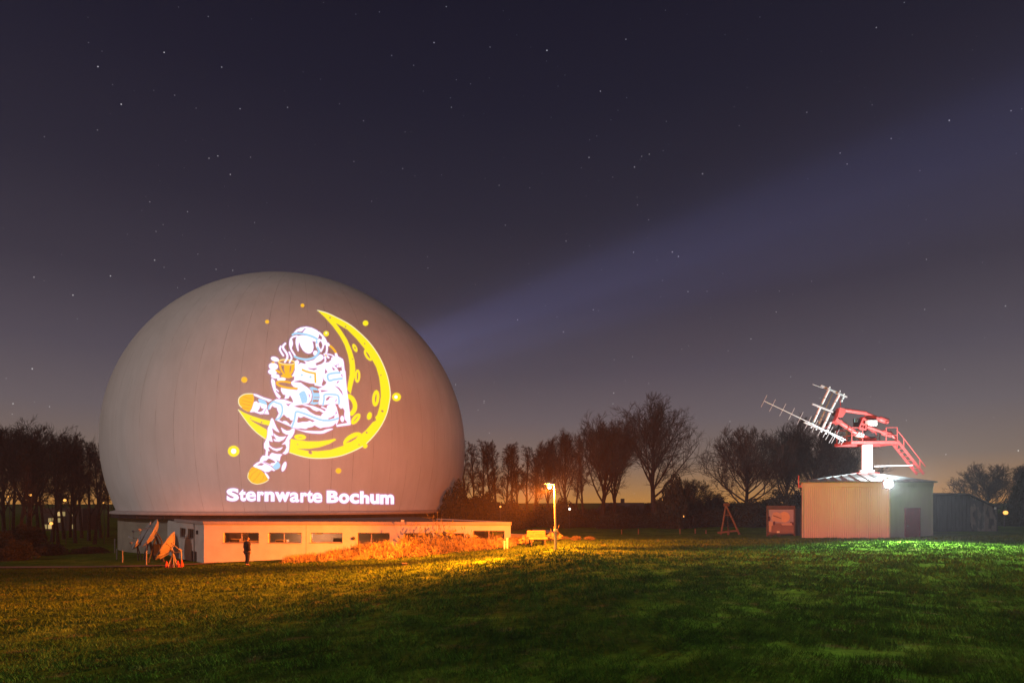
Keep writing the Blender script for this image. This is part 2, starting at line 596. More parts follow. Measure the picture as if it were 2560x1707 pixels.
def line(fr, col, w, *pts):
    p = smooth(cv(fr, pts), False) if len(pts) > 2 else cv(fr, pts)
    w = w / Fr[fr][2] * SS / 2
    x0, y0 = np.floor(p.min(0) - w).astype(int); x1, y1 = np.ceil(p.max(0) + w).astype(int) + 1
    x0, y0 = max(x0, 0), max(y0, 0); x1, y1 = min(x1, PW), min(y1, PH)
    gy, gx = np.mgrid[y0:y1, x0:x1] + .5
    d = np.full(gx.shape, 1e9)
    for (ax, ay), (bx, by) in zip(p[:-1], p[1:]):
        vx, vy = bx - ax, by - ay
        l2 = vx * vx + vy * vy + 1e-9
        t = np.clip(((gx - ax) * vx + (gy - ay) * vy) / l2, 0, 1)
        d = np.minimum(d, (gx - ax - t * vx) ** 2 + (gy - ay - t * vy) ** 2)
    put(d < w * w, (slice(y0, y1), slice(x0, x1)), col)


def ell(fr, col, cx, cy, rx, ry, tilt=0):
    t = np.linspace(0, 2 * np.pi, 40, endpoint=False); a = math.radians(tilt)
    x, y = rx * np.cos(t), ry * np.sin(t)
    pts = np.stack([cx + x * math.cos(a) - y * math.sin(a), cy + x * math.sin(a) + y * math.cos(a)], 1)
    poly_px(cv(fr, pts), col)


# the moon
cur['p'] = 2
N2 = 1079.6
m_out = [(1190, 215), (1300, 245), (1420, 300), (1560, 375), (1680, 470), (1800, 590), (1900, 730), (1970, 870), (2015, 1000), (2040, 1130), (2045, 1220),
         (2030, 240 + N2), (2005, 345 + N2), (1960, 450 + N2), (1900, 545 + N2), (1830, 630 + N2), (1760, 700 + N2), (1700, 740 + N2), (1600, 790 + N2), (1480, 835 + N2),
         (1360, 860 + N2), (1230, 870 + N2), (1100, 865 + N2), (980, 840 + N2), (860, 800 + N2), (875, 640 + N2), (960, 655 + N2), (1080, 670 + N2), (1200, 670 + N2),
         (1320, 655 + N2), (1395, 638 + N2), (1412, 652 + N2), (1330, 700 + N2), (1220, 738 + N2), (1100, 757 + N2), (955, 758 + N2), (1080, 783 + N2), (1200, 785 + N2),
         (1340, 770 + N2), (1490, 722 + N2), (1600, 665 + N2), (1700, 590 + N2), (1760, 540 + N2), (1840, 445 + N2), (1880, 425 + N2), (1868, 385 + N2), (1892, 360 + N2),
         (1920, 260 + N2), (1935, 140 + N2), (1930, 1120), (1915, 1000), (1880, 880), (1820, 770), (1740, 660), (1650, 550), (1540, 440), (1405, 362), (1470, 450), (1540, 560),
         (1590, 680), (1625, 800), (1635, 900), (1625, 1000), (1600, 1100), (1580, 1195), (1540, 1140), (1550, 1070), (1570, 960), (1570, 860), (1550, 740), (1510, 620),
         (1450, 510), (1370, 400), (1280, 300)]
fill('M', YE, *m_out)
line('M', LY, 9, *m_out[:24]); line('N', LY, 8, (860, 800), (980, 840), (1100, 865), (1230, 870))
fill('N', YE, (260, 295), (330, 335), (430, 375), (540, 410), (635, 430), (640, 440), (622, 485), (540, 465), (470, 440), (385, 405), (450, 450), (520, 490), (590, 530), (600, 545), (598, 600), (583, 645),
     (480, 570), (400, 490), (330, 400))
line('N', LY, 8, (260, 298), (330, 400), (400, 490), (480, 570), (583, 645))
for a in ((1630, 655, 24, 52, -25, 8, 14), (1785, 740, 36, 76, -32, 9, 45), (1660, 985, 33, 78, 2, 8, 48), (1875, 1245, 42, 97, 6, 8, 50), (1640, 1487, 38, 76, 38, 5, 45)):
    ell('M', YE, *a[:5]); ell('M', None, a[0], a[1], a[5], a[6], a[4])
ell('M', YE, 1800, 1452, 28, 46, 15)
line('M', YE, 52, (1560, 1222), (1600, 1252), (1628, 1310), (1630, 1360), (1612, 1400), (1590, 1425))
ell('N', YE, 988, 620, 70, 33, 3); ell('N', None, 990, 623, 26, 4, 3)
ell('N', YE, 1600, 645, 122, 60, -32); fill('N', None, (1518, 690), (1580, 650), (1668, 604), (1640, 640), (1580, 676))
ell('N', YE, 1750, 722, 28, 30)
for fr, x, y, r in (('N', 1952, 316, 16), ('N', 1768, 567, 13), ('N', 1678, 710, 9), ('N', 1107, 802, 24), ('M', 1338, 300, 11), ('M', 1520, 405, 10), ('M', 1745, 605, 9), ('M', 1603, 787, 9), ('M', 1935, 975, 9),
                    ('N', 410, 398, 8), ('N', 535, 447, 12), ('N', 958, 706, 8)):
    ell(fr, None, x, y, r, r * .75, 25)
# drifting dots
cur['p'] = 4
for fr, x, y, r, c in (('M', 1015, 157, 22, OR), ('M', 600, 348, 23, OR), ('M', 332, 1028, 36, OR), ('M', 1755, 365, 33, YE), ('M', 1293, 488, 33, YE), ('M', 2118, 1230, 52, YE), ('N', 207, 785, 68, YE), ('N', 1437, 1015, 33, OR)):
    ell(fr, c, x, y, r, r * .95)
ell('M', LY, 1293, 480, 12, 12); ell('M', W, 2112, 1230, 19, 19); ell('N', W, 207, 785, 30, 30)
# the astronaut: helmet
cur['p'] = 1
fill('A', W, (765, 345), (850, 250), (960, 195), (1100, 172), (1250, 200), (1390, 270), (1450, 335), (1430, 430), (1405, 500), (1300, 430), (1150, 380), (1000, 345), (850, 335))
fill('A', None, (845, 325), (880, 298), (960, 305), (1010, 280), (1050, 225), (1115, 212), (1060, 260), (1010, 332))
line('A', W, 45, (1440, 330), (1530, 420), (1600, 520), (1638, 640), (1646, 760), (1625, 865))
fill('A', W, (1520, 460), (1570, 440), (1640, 640), (1575, 655), (1520, 620), (1500, 540))
line('A', W, 40, (860, 415), (760, 440), (700, 500), (680, 600), (690, 700), (730, 800), (810, 925))
soft('A', W, (720, 490), (755, 600), (740, 680), (712, 720), (690, 600))
fill('A', W, (870, 415), (1000, 395), (1150, 415), (1280, 465), (1380, 520), (1360, 572), (1260, 545), (1288, 640), (1295, 720), (1270, 820), (1220, 865), (1160, 874), (1090, 850), (1020, 790), (960, 690), (915, 560), (898, 690), (908, 810),
     (885, 818), (850, 720), (825, 600), (830, 500))
line('A', CY, 50, (745, 382), (800, 355), (900, 350), (1040, 365), (1180, 400), (1300, 445), (1390, 500))
line('A', W, 78, (1445, 525), (1400, 570), (1388, 640), (1410, 720), (1450, 785))
line('A', CY, 40, (1378, 545), (1380, 600)); line('A', CY, 52, (1398, 720), (1435, 800))
line('A', W, 40, (1500, 530), (1543, 620), (1545, 700), (1490, 815))
ell('A', W, 1340, 858, 55, 63, 20)
line('A', CY, 55, (800, 950), (900, 995), (1050, 1025), (1180, 1020), (1290, 985), (1380, 920), (1430, 845), (1440, 805))
# steam, fingers, hose
line('A', W, 50, (555, 615), (500, 680), (510, 750), (580, 850), (612, 930), (600, 1010), (545, 1095))
line('A', W, 44, (440, 690), (415, 760), (450, 840), (505, 925)); line('A', W, 40, (660, 840), (690, 900), (722, 980), (702, 1040), (665, 1105))
ell('A', W, 285, 1020, 108, 58, 18); ell('A', W, 245, 1208, 122, 88, 8); ell('A', W, 220, 1352, 112, 72, 5); ell('A', W, 297, 1466, 110, 60, 5); ell('A', W, 455, 1545, 112, 46, -3)
fill('A', W, (800, 1080), (870, 1035), (920, 1090), (890, 1160), (850, 1220), (830, 1300), (800, 1400), (790, 1470), (720, 1480), (770, 1400), (810, 1300))
fill('A', W, (1030, 1060), (1150, 1080), (1300, 1040), (1400, 950), (1470, 890), (1540, 920), (1560, 1000), (1480, 1070), (1340, 1130), (1100, 1110))
line('A', W, 42, (1590, 960), (1605, 1050), (1560, 1130), (1450, 1185), (1370, 1205))
line('A', OR, 52, (1680, 640), (1780, 720), (1860, 820), (1890, 890)); line('A', W, 58, (1665, 618), (1690, 650)); line('A', W, 62, (1882, 890), (1905, 955))
line('A', W, 48, (1580, 890), (1690, 980)); line('A', OR, 30, (1600, 908), (1635, 940)); line('A', W, 28, (1660, 890), (1760, 910), (1830, 950))
# backpack
fill('A', W, (1690, 1095), (1760, 1040), (1760, 980), (1830, 950), (1930, 945), (1990, 980), (2060, 1020), (2085, 1100), (2100, 1250), (2120, 1400), (2135, 1568), (2060, 1568), (2040, 1300), (2010, 1130), (1860, 1190), (1780, 1125))
fill('B', W, (2050, -30), (2125, -30), (2160, 400), (2200, 700), (2240, 1050), (2265, 1375), (1900, 1425), (1893, 1388), (1950, 1365), (2190, 1325), (2110, 1230), (2100, 1100), (2110, 1000), (2060, 930), (2010, 955), (1960, 900), (1940, 820), (2060, 780))
ell('B', W, 2045, 1220, 47, 80, -5)
# trunk and near arm
fill('A', W, (900, 1160), (960, 1115), (1080, 1150), (1090, 1110), (1340, 1130), (1370, 1190), (1480, 1170), (1580, 1120), (1680, 1100), (1780, 1130), (1900, 1250), (2020, 1440), (2070, 1568), (2090, 1760), (2100, 2010), (2120, 2110), (2080, 2160),
     (1960, 2190), (1740, 2185), (1560, 2220), (1430, 2210), (1420, 1790), (1540, 1750), (1310, 1700), (1330, 1660), (1200, 1650), (930, 1570), (790, 1600), (710, 1620), (790, 1560), (800, 1420), (830, 1250))
for h in (((1130, 1245), (1250, 1260), (1390, 1250), (1380, 1280), (1310, 1310), (1180, 1280)), ((1600, 1260), (1665, 1360), (1585, 1410)), ((1770, 1210), (1880, 1300), (1800, 1310)),
          ((1860, 1185), (1930, 1150), (2010, 1130), (2030, 1330), (2050, 1420), (2010, 1440), (1950, 1330), (1900, 1240)), ((1340, 1130), (1440, 1095), (1550, 1030), (1585, 1075), (1500, 1150), (1370, 1190))):
    fill('A', None, *h)
ell('A', W, 1925, 1205, 27, 35); ell('A', W, 1985, 1185, 35, 52); ell('A', W, 2015, 1370, 32, 52)
for h in (((1530, 90), (1560, 190), (1640, 270), (1600, 330), (1540, 370), (1500, 330), (1540, 220)), ((930, 205), (1060, 250), (1200, 290), (1310, 300), (1340, 380), (1280, 390), (1170, 400), (1060, 330), (990, 280), (935, 270)),
          ((1830, 345), (1960, 400), (2040, 500), (2075, 630), (2000, 520), (1940, 440)), ((1890, 290), (1920, 240), (1980, 220), (1930, 290)), ((1470, 465), (1720, 480), (1500, 525)),
          ((1620, 690), (1690, 635), (1840, 640), (1720, 660), (1690, 720), (1620, 755)), ((1850, 780), (1890, 695), (1910, 720), (1870, 780))):
    fill('B', None, *h)
line('B', CY, 52, (1980, 18), (1820, 25), (1690, 60), (1660, 115), (1705, 220), (1850, 190), (2035, 168))
line('B', CY, 46, (1540, 860), (1570, 700), (1582, 592), (1760, 578), (1930, 610), (1960, 720), (1960, 825))
line('A', OR, 48, (1005, 1300), (1100, 1340), (1210, 1370), (1330, 1390)); line('A', OR, 48, (1335, 1390), (1345, 1620))
ell('A', CY, 990, 1435, 26, 30); ell('A', CY, 1215, 1485, 31, 31)
fill('B', CY, (1180, 400), (1270, 385), (1400, 430), (1460, 600), (1450, 720), (1410, 830), (1300, 850), (1190, 820), (1250, 760), (1270, 640), (1250, 500))
for h in (((1270, 460), (1440, 480), (1450, 540), (1300, 540)), ((1300, 652), (1460, 652), (1460, 670), (1300, 670)), ((1290, 720), (1440, 725), (1420, 780), (1270, 780))):
    fill('B', None, *h)
# far forearm and the hand under the saucer
fill('B', W, (200, 150), (280, 220), (300, 380), (310, 500), (440, 640), (400, 695), (330, 640), (260, 500), (210, 350), (188, 240)); line('B', W, 30, (310, 440), (375, 500))
fill('B', W, (710, 260), (760, 230), (800, 260), (960, 275), (1030, 330), (1150, 410), (1220, 480), (1250, 600), (1230, 730), (1160, 820), (1000, 850), (860, 865), (760, 900), (650, 930), (640, 890), (700, 820), (770, 775), (740, 700),
     (680, 600), (640, 680), (560, 700), (535, 695), (570, 600), (500, 580), (450, 500), (440, 410), (600, 440), (860, 470), (900, 430), (780, 380), (720, 320))
fill('B', CY, (910, 560), (1000, 495), (1060, 490), (1110, 590), (1140, 700), (1110, 800), (990, 820), (950, 680)); fill('B', None, (1160, 560), (1205, 600), (1185, 690))
# legs
fill('B', W, (110, 970), (130, 860), (200, 770), (330, 705), (520, 715), (740, 790), (640, 830), (560, 820), (640, 900), (800, 900), (960, 945), (1030, 930), (1100, 950), (1200, 1040), (1340, 1120), (1490, 1150), (1520, 1090), (1570, 1070),
     (1640, 940), (1660, 870), (1740, 830), (1850, 825), (1900, 930), (1950, 1130), (1950, 1250), (1890, 1395), (1880, 1320), (1800, 1400), (1700, 1430), (1550, 1440), (1480, 1465), (1400, 1430), (1320, 1385), (1250, 1430), (1150, 1445),
     (1100, 1480), (900, 1470), (740, 1450), (700, 1420), (340, 1265), (300, 1235), (330, 1190), (390, 1080), (350, 990), (340, 930), (260, 910), (215, 870), (160, 970))
fill('B', W, (1000, 860), (1100, 850), (1300, 890), (1500, 970), (1640, 1050), (1560, 1070), (1450, 1005), (1370, 1020), (1280, 980), (1200, 910)); line('B', W, 30, (1510, 910), (1620, 960))
for h in (((390, 1250), (460, 1170), (520, 1100), (600, 1180), (660, 1190), (700, 1255), (760, 1255), (740, 1300), (680, 1400), (660, 1350), (580, 1280), (510, 1275), (480, 1300)),
          ((890, 1160), (960, 1190), (1040, 1155), (1340, 1270), (1270, 1310), (1200, 1270), (1120, 1300), (1000, 1300), (900, 1325), (860, 1300)), ((1660, 1210), (1750, 1180), (1850, 1120), (1840, 1200), (1700, 1235)),
          ((1860, 940), (1910, 1080), (1860, 1110), (1880, 1020)), ((890, 1450), (1040, 1475), (1120, 1490), (1000, 1485))):
    fill('B', None, *h)
line('B', CY, 46, (120, 960), (140, 870), (240, 772), (330, 800), (450, 850), (480, 980), (460, 1100), (400, 1200), (315, 1238))
line('B', CY, 52, (730, 1430), (790, 1260), (825, 1050)); line('B', CY, 52, (825, 1045), (900, 1035), (1100, 1100), (1300, 1180), (1500, 1250), (1650, 1260), (1800, 1250), (1940, 1205))
soft('N', W, (905, 512), (1000, 540), (1100, 548), (1230, 550), (1300, 528), (1375, 522), (1310, 555), (1240, 578), (1100, 572), (1000, 548))
# raised foot
fill('C', OR, (400, 160), (490, 170), (520, 280), (510, 400), (470, 540), (410, 670), (340, 680), (220, 620), (160, 550), (100, 490), (70, 390), (90, 280), (180, 200), (280, 165))
line('C', LY, 22, (490, 168), (400, 160), (280, 168), (180, 205), (90, 285), (72, 390), (100, 490), (160, 550))
for l in (((220, 250), (460, 310)), ((170, 350), (460, 420)), ((150, 440), (420, 500)), ((200, 560), (390, 590))):
    line('C', DO, 12, *l)
fill('C', W, (500, 160), (600, 180), (800, 270), (1040, 340), (940, 400), (880, 360), (700, 290), (520, 210)); fill('C', W, (520, 400), (590, 375), (640, 430), (640, 540), (560, 680), (400, 690), (460, 590))
fill('C', W, (640, 430), (680, 420), (890, 480), (890, 560), (830, 640), (790, 740), (700, 745), (540, 690), (630, 560)); fill('C', None, (690, 480), (740, 580), (810, 590), (760, 660), (680, 690), (610, 680), (680, 580))
fill('C', CY, (640, 310), (720, 310), (850, 370), (890, 440), (880, 480), (680, 420), (640, 370)); fill('C', W, (890, 580), (955, 750), (810, 740))
# hanging leg and boot
fill('D', W, (760, -130), (790, -150), (815, -120), (860, 0), (900, 90), (970, 200), (890, 170), (780, 85), (820, 290), (760, 260), (800, 430), (700, 400), (720, 520), (800, 580), (880, 600), (960, 590), (1055, 560), (990, 630), (900, 660), (800, 620),
     (710, 550), (690, 590), (730, 660), (640, 635), (590, 580), (590, 480), (650, 360), (670, 280), (680, 100), (720, 20))
fill('D', W, (1000, 75), (1060, 120), (1150, 165), (1230, 150), (1290, 100), (1340, 120), (1330, 200), (1280, 300), (1200, 390), (1210, 420), (1200, 600), (1180, 690), (1110, 735), (1040, 715), (1100, 660), (1145, 560), (1110, 480), (1020, 500),
     (1110, 420), (1150, 330), (1200, 250), (1130, 250), (1050, 200))
fill('D', W, (820, 215), (880, 270), (960, 310), (1060, 310), (1135, 295), (1060, 380), (960, 425), (850, 415), (815, 360), (900, 380), (840, 290))
line('D', W, 50, (660, 655), (650, 755)); fill('D', W, (730, 750), (780, 700), (900, 730), (1040, 735), (990, 790), (970, 910), (870, 860), (730, 780))
fill('D', W, (480, 920), (510, 830), (560, 770), (650, 770), (780, 800), (900, 890), (915, 940), (830, 1040), (740, 1000), (600, 930)); fill('D', None, (550, 905), (640, 890), (700, 830), (800, 870), (870, 920), (850, 950), (770, 955), (740, 985), (640, 940))
fill('D', CY, (930, 905), (985, 980), (985, 1040), (950, 1090), (870, 1120), (790, 1045), (870, 960))
fill('D', W, (320, 1020), (420, 940), (500, 915), (620, 960), (740, 1020), (860, 1130), (830, 1145), (780, 1115), (700, 1165), (610, 1165), (520, 1110), (380, 1060)); fill('D', None, (400, 1005), (510, 945), (600, 970), (540, 1015))
fill('D', W, (600, 1160), (680, 1240), (718, 1310), (700, 1342), (630, 1260))
fill('D', OR, (310, 1045), (420, 1070), (520, 1130), (620, 1230), (700, 1360), (610, 1420), (500, 1455), (400, 1465), (290, 1430), (220, 1360), (190, 1300), (210, 1180), (250, 1100))
line('D', LY, 14, (205, 1190), (190, 1300), (225, 1365), (290, 1430), (400, 1465), (500, 1455), (610, 1420), (698, 1362))
for l in (((240, 1340), (300, 1220), (440, 1110)), ((310, 1410), (400, 1310), (510, 1170)), ((480, 1430), (560, 1340), (580, 1260)), ((230, 1170), (280, 1120), (350, 1080)), ((630, 1390), (645, 1340), (645, 1300))):
    line('D', DO, 9, *l)
ell('D', W, 1078, 1037, 46, 122, 20)
# cup and saucer
cur['p'] = 3
ell('A', OR, 240, 1105, 42, 22, 0); line('A', OR, 46, (320, 1315), (405, 1365))
fill('A', OR, (370, 1090), (400, 1240), (450, 1350), (500, 1420), (440, 1450), (450, 1480), (540, 1510), (650, 1515), (760, 1485), (700, 1430), (760, 1350), (800, 1250), (815, 1120), (780, 1070), (650, 1035), (500, 1030), (400, 1060))
line('A', LY, 16, (372, 1090), (400, 1052), (500, 1028), (650, 1035), (780, 1070), (812, 1120)); line('A', LY, 14, (385, 1100), (480, 1140), (600, 1160), (720, 1155), (805, 1130))
ell('A', None, 600, 1103, 188, 36, 4)
for h in (((440, 1180), (530, 1190), (525, 1290), (550, 1415), (500, 1350), (455, 1260)), ((680, 1195), (720, 1195), (705, 1300), (665, 1410), (670, 1300))):
    fill('A', None, *h)
line('B', OR, 48, (690, 275), (540, 245), (400, 245), (330, 285), (400, 350), (560, 400), (700, 420), (860, 425))
cur['p'] = 1
line('A', W, 44, (600, 1010), (545, 1095)); line('A', W, 36, (702, 1040), (665, 1105))

# lettering, set with the built-in font made extra heavy
cur['p'] = 5
def letter_tris(txt, off):
    cu = bpy.data.curves.new('lettering_curve', 'FONT')
    cu.body = txt; cu.size = 1.0; cu.offset = off; cu.resolution_u = 4
    ob = bpy.data.objects.new('lettering_curve', cu); COL.objects.link(ob)
    bpy.context.view_layer.update()
    me = bpy.data.meshes.new_from_object(ob.evaluated_get(bpy.context.evaluated_depsgraph_get()))
    me.calc_loop_triangles()
    co = np.array([v.co[:2] for v in me.vertices]).reshape(-1, 2)
    tr = [tuple(t.vertices) for t in me.loop_triangles]
    bpy.data.objects.remove(ob); bpy.data.curves.remove(cu); bpy.data.meshes.remove(me)
    return co, tr
LET = [('S', 566.5, 597.3, 1219.8, 1252.3), ('t', 597.8, 614.7, 1222, 1252.3), ('e', 614.6, 640.0, 1227.5, 1252.6), ('r', 643.0, 660.5, 1228, 1252.3), ('n', 661.5, 686.5, 1228, 1252.8), ('w', 687, 725.5, 1229.2, 1253.7),
       ('a', 724.5, 748.5, 1230, 1255), ('r', 751, 768.2, 1230.5, 1255), ('t', 767, 782, 1224.8, 1255.6), ('e', 780.8, 805.6, 1231, 1256.2), ('B', 816.8, 846.7, 1225.8, 1256.2), ('o', 846.8, 873.4, 1232.7, 1258),
       ('c', 874, 898, 1233, 1258.3), ('h', 900, 923.3, 1227.3, 1258.5), ('u', 925.5, 948.8, 1234.3, 1259.5), ('m', 950.5, 985, 1235.4, 1259.8)]
for ch, xa, xb, ya, yb in LET:
    co, tr = letter_tris(ch, .026 if ch in 'ea' else .045)
    lo, hi_ = co.min(0), co.max(0)
    u = (co - lo) / (hi_ - lo)
    px = (xa + u[:, 0] * (xb - xa) - X0) * SS; py = (yb - u[:, 1] * (yb - ya) - Y0) * SS
    for t in tr:
        poly_px(np.stack([px[list(t)], py[list(t)]], 1), W)

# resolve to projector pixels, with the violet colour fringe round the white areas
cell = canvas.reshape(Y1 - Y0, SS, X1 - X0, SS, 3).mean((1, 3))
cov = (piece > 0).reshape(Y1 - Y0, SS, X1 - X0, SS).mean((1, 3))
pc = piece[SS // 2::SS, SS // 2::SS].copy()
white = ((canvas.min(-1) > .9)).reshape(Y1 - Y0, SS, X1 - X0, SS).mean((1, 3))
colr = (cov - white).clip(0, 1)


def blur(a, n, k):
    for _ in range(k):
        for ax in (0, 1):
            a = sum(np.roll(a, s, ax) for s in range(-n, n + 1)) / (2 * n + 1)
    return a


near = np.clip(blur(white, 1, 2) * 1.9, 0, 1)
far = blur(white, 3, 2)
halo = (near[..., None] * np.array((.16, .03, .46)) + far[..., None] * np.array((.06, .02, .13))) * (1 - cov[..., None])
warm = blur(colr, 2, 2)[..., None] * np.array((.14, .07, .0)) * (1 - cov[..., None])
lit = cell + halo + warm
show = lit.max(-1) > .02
# every lit cell goes to the nearest painted piece
lab = pc.copy()
for _ in range(14):
    for sh in ((0, 1), (0, -1), (1, 0), (-1, 0)):
        nb = np.roll(lab, sh, (0, 1)); e = lab == 0
        lab[e] = nb[e]
lab[lab == 0] = 1
jj, ii = np.mgrid[0:Y1 - Y0 + 1, 0:X1 - X0 + 1]
dx = (X0 + ii - HX) / F; dz = (HY - (Y0 + jj)) / F
dv = np.stack([dx, np.ones_like(dx), dz], -1)
dv = dv / np.linalg.norm(dv, axis=-1, keepdims=True)
oc = np.array((0, 0, CZ)) - np.array(DC)
bq = (dv * oc).sum(-1); cq = (oc * oc).sum() - (R + .035) ** 2
pts = np.array((0, 0, CZ)) + dv * (-bq - np.sqrt(np.maximum(bq * bq - cq, 0)))[..., None]

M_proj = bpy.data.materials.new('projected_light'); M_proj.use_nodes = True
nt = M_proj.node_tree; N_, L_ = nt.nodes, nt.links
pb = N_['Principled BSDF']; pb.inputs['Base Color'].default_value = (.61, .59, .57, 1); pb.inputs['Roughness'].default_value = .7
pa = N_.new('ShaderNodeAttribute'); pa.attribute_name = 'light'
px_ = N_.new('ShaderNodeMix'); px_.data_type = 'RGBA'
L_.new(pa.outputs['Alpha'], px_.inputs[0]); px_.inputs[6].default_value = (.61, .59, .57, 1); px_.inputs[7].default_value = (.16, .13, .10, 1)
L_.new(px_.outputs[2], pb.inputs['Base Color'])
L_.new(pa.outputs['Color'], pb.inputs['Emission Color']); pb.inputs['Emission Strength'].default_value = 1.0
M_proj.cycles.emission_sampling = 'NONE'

projection = thing('projected_picture', tuple(pts[300, 228]), 'glowing projected picture of an astronaut drinking coffee on a yellow crescent moon, with lettering', 'projection')
nW = X1 - X0
vid = np.arange((Y1 - Y0 + 1) * (nW + 1)).reshape(Y1 - Y0 + 1, nW + 1)


def light_part(name, mask, label=None):
    j, i = np.nonzero(mask)
    q = np.stack([vid[j, i], vid[j + 1, i], vid[j + 1, i + 1], vid[j, i + 1]], 1)
    used, inv = np.unique(q, return_inverse=True)
    o = raw_mesh(name, pts.reshape(-1, 3)[used] - np.array(projection.location), inv.reshape(-1, 4), M_proj, projection)
    at = o.data.attributes.new('light', 'FLOAT_COLOR', 'FACE')
    c = np.concatenate([lit[j, i], cov[j, i][:, None]], 1).astype(np.float32)
    at.data.foreach_set('color', c.ravel())
    if label: o['label'] = label
    return o


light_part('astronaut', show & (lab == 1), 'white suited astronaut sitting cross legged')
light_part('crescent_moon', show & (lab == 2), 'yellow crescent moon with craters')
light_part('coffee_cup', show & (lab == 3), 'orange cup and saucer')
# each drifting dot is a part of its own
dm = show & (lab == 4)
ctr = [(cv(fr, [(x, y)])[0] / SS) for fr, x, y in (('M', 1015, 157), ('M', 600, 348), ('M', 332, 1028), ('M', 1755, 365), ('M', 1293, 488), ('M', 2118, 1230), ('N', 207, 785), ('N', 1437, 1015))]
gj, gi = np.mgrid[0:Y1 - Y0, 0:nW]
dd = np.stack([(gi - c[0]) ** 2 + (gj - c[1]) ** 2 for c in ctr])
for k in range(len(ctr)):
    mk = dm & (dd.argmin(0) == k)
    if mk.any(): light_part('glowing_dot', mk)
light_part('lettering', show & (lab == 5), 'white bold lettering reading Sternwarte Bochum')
# ------------------------------------------------------------------ annex building in front of the radome
ZR = CZ - 1.47                                    # roof edge height
F1 = Vector((-22.85, 42.2, 0)); F2 = Vector((-.1, 40.8, 0)); S2 = Vector((-28.4, 48.0, 0)); B2 = Vector((-6.6, 49.5, 0))
ZB = CZ - 5.6


def on_wall(px, py, a, b):
    """photograph pixel onto the vertical plane through a and b: distance along it and height"""
    d = Vector(((px - HX) / F, 1.0))
    e = Vector((b.x - a.x, b.y - a.y))
    det = d.x * (-e.y) + e.x * d.y
    t = (a.x * (-e.y) + e.x * a.y) / det
    q = Vector((d.x * t, d.y * t))
    s = (q - Vector((a.x, a.y))).dot(e.normalized())
    return s, CZ + (HY - py) / F * t


M_glass = bpy.data.materials.new('window_glass'); M_glass.use_nodes = True
_n = M_glass.node_tree; _n.nodes.clear()
_o = _n.nodes.new('ShaderNodeOutputMaterial'); _t = _n.nodes.new('ShaderNodeBsdfTransparent'); _g = _n.nodes.new('ShaderNodeBsdfGlossy'); _m = _n.nodes.new('ShaderNodeMixShader')
_fr = _n.nodes.new('ShaderNodeFresnel'); _fr.inputs[0].default_value = 1.6
_ma = _n.nodes.new('ShaderNodeMath'); _ma.operation = 'MULTIPLY_ADD'; _ma.inputs[1].default_value = 1.0; _ma.inputs[2].default_value = .08
_t.inputs[0].default_value = (.85, .84, .82, 1); _g.inputs['Roughness'].default_value = .03
_n.links.new(_fr.outputs[0], _ma.inputs[0]); _n.links.new(_ma.outputs[0], _m.inputs[0]); _n.links.new(_t.outputs[0], _m.inputs[1]); _n.links.new(_g.outputs[0], _m.inputs[2]); _n.links.new(_m.outputs[0], _o.inputs[0])

annex = thing('annex_building', (-12, 41, ZB), 'long low white flat-roofed annex with a row of strip windows before the radome', 'building')


def holed_wall(name, a, b, zb, zt, holes, thick, material, parent):
    """wall from a to b with rectangular openings cut through its thickness"""
    e = (b - a).normalized(); n = Vector((-e.y, e.x, 0))
    if n.dot(Vector((0, 0, 0)) - a) > 0: n = -n          # n points inward (away from the camera)
    L_ = (b - a).length
    us = sorted({0.0, L_} | {h[k] for h in holes for k in (0, 1)})
    vs = sorted({zb, zt} | {h[k] for h in holes for k in (2, 3)})
    w = MB()
    pt = lambda u, z, d: a + e * u + n * d + Vector((0, 0, z))
    inh = lambda u, z: any(h[0] < u < h[1] and h[2] < z < h[3] for h in holes)
    for i in range(len(us) - 1):
        for j in range(len(vs) - 1):
            if inh((us[i] + us[i + 1]) / 2, (vs[j] + vs[j + 1]) / 2): continue
            for d in (0, thick):
                w.add([pt(us[i], vs[j], d), pt(us[i + 1], vs[j], d), pt(us[i + 1], vs[j + 1], d), pt(us[i], vs[j + 1], d)], [(0, 1, 2, 3) if d == 0 else (3, 2, 1, 0)])
    for u0, u1, z0, z1 in holes:
        for (p, q) in (((u0, z0), (u1, z0)), ((u1, z0), (u1, z1)), ((u1, z1), (u0, z1)), ((u0, z1), (u0, z0))):
            w.add([pt(*p, 0), pt(*q, 0), pt(*q, thick), pt(*p, thick)], [(0, 1, 2, 3)])
    w.add([pt(0, zt, 0), pt(L_, zt, 0), pt(L_, zt, thick), pt(0, zt, thick)], [(0, 1, 2, 3)])
    for u in (0, L_):
        w.add([pt(u, zb, 0), pt(u, zt, 0), pt(u, zt, thick), pt(u, zb, thick)], [(0, 1, 2, 3)])
    return w.build(name, material, parent), pt


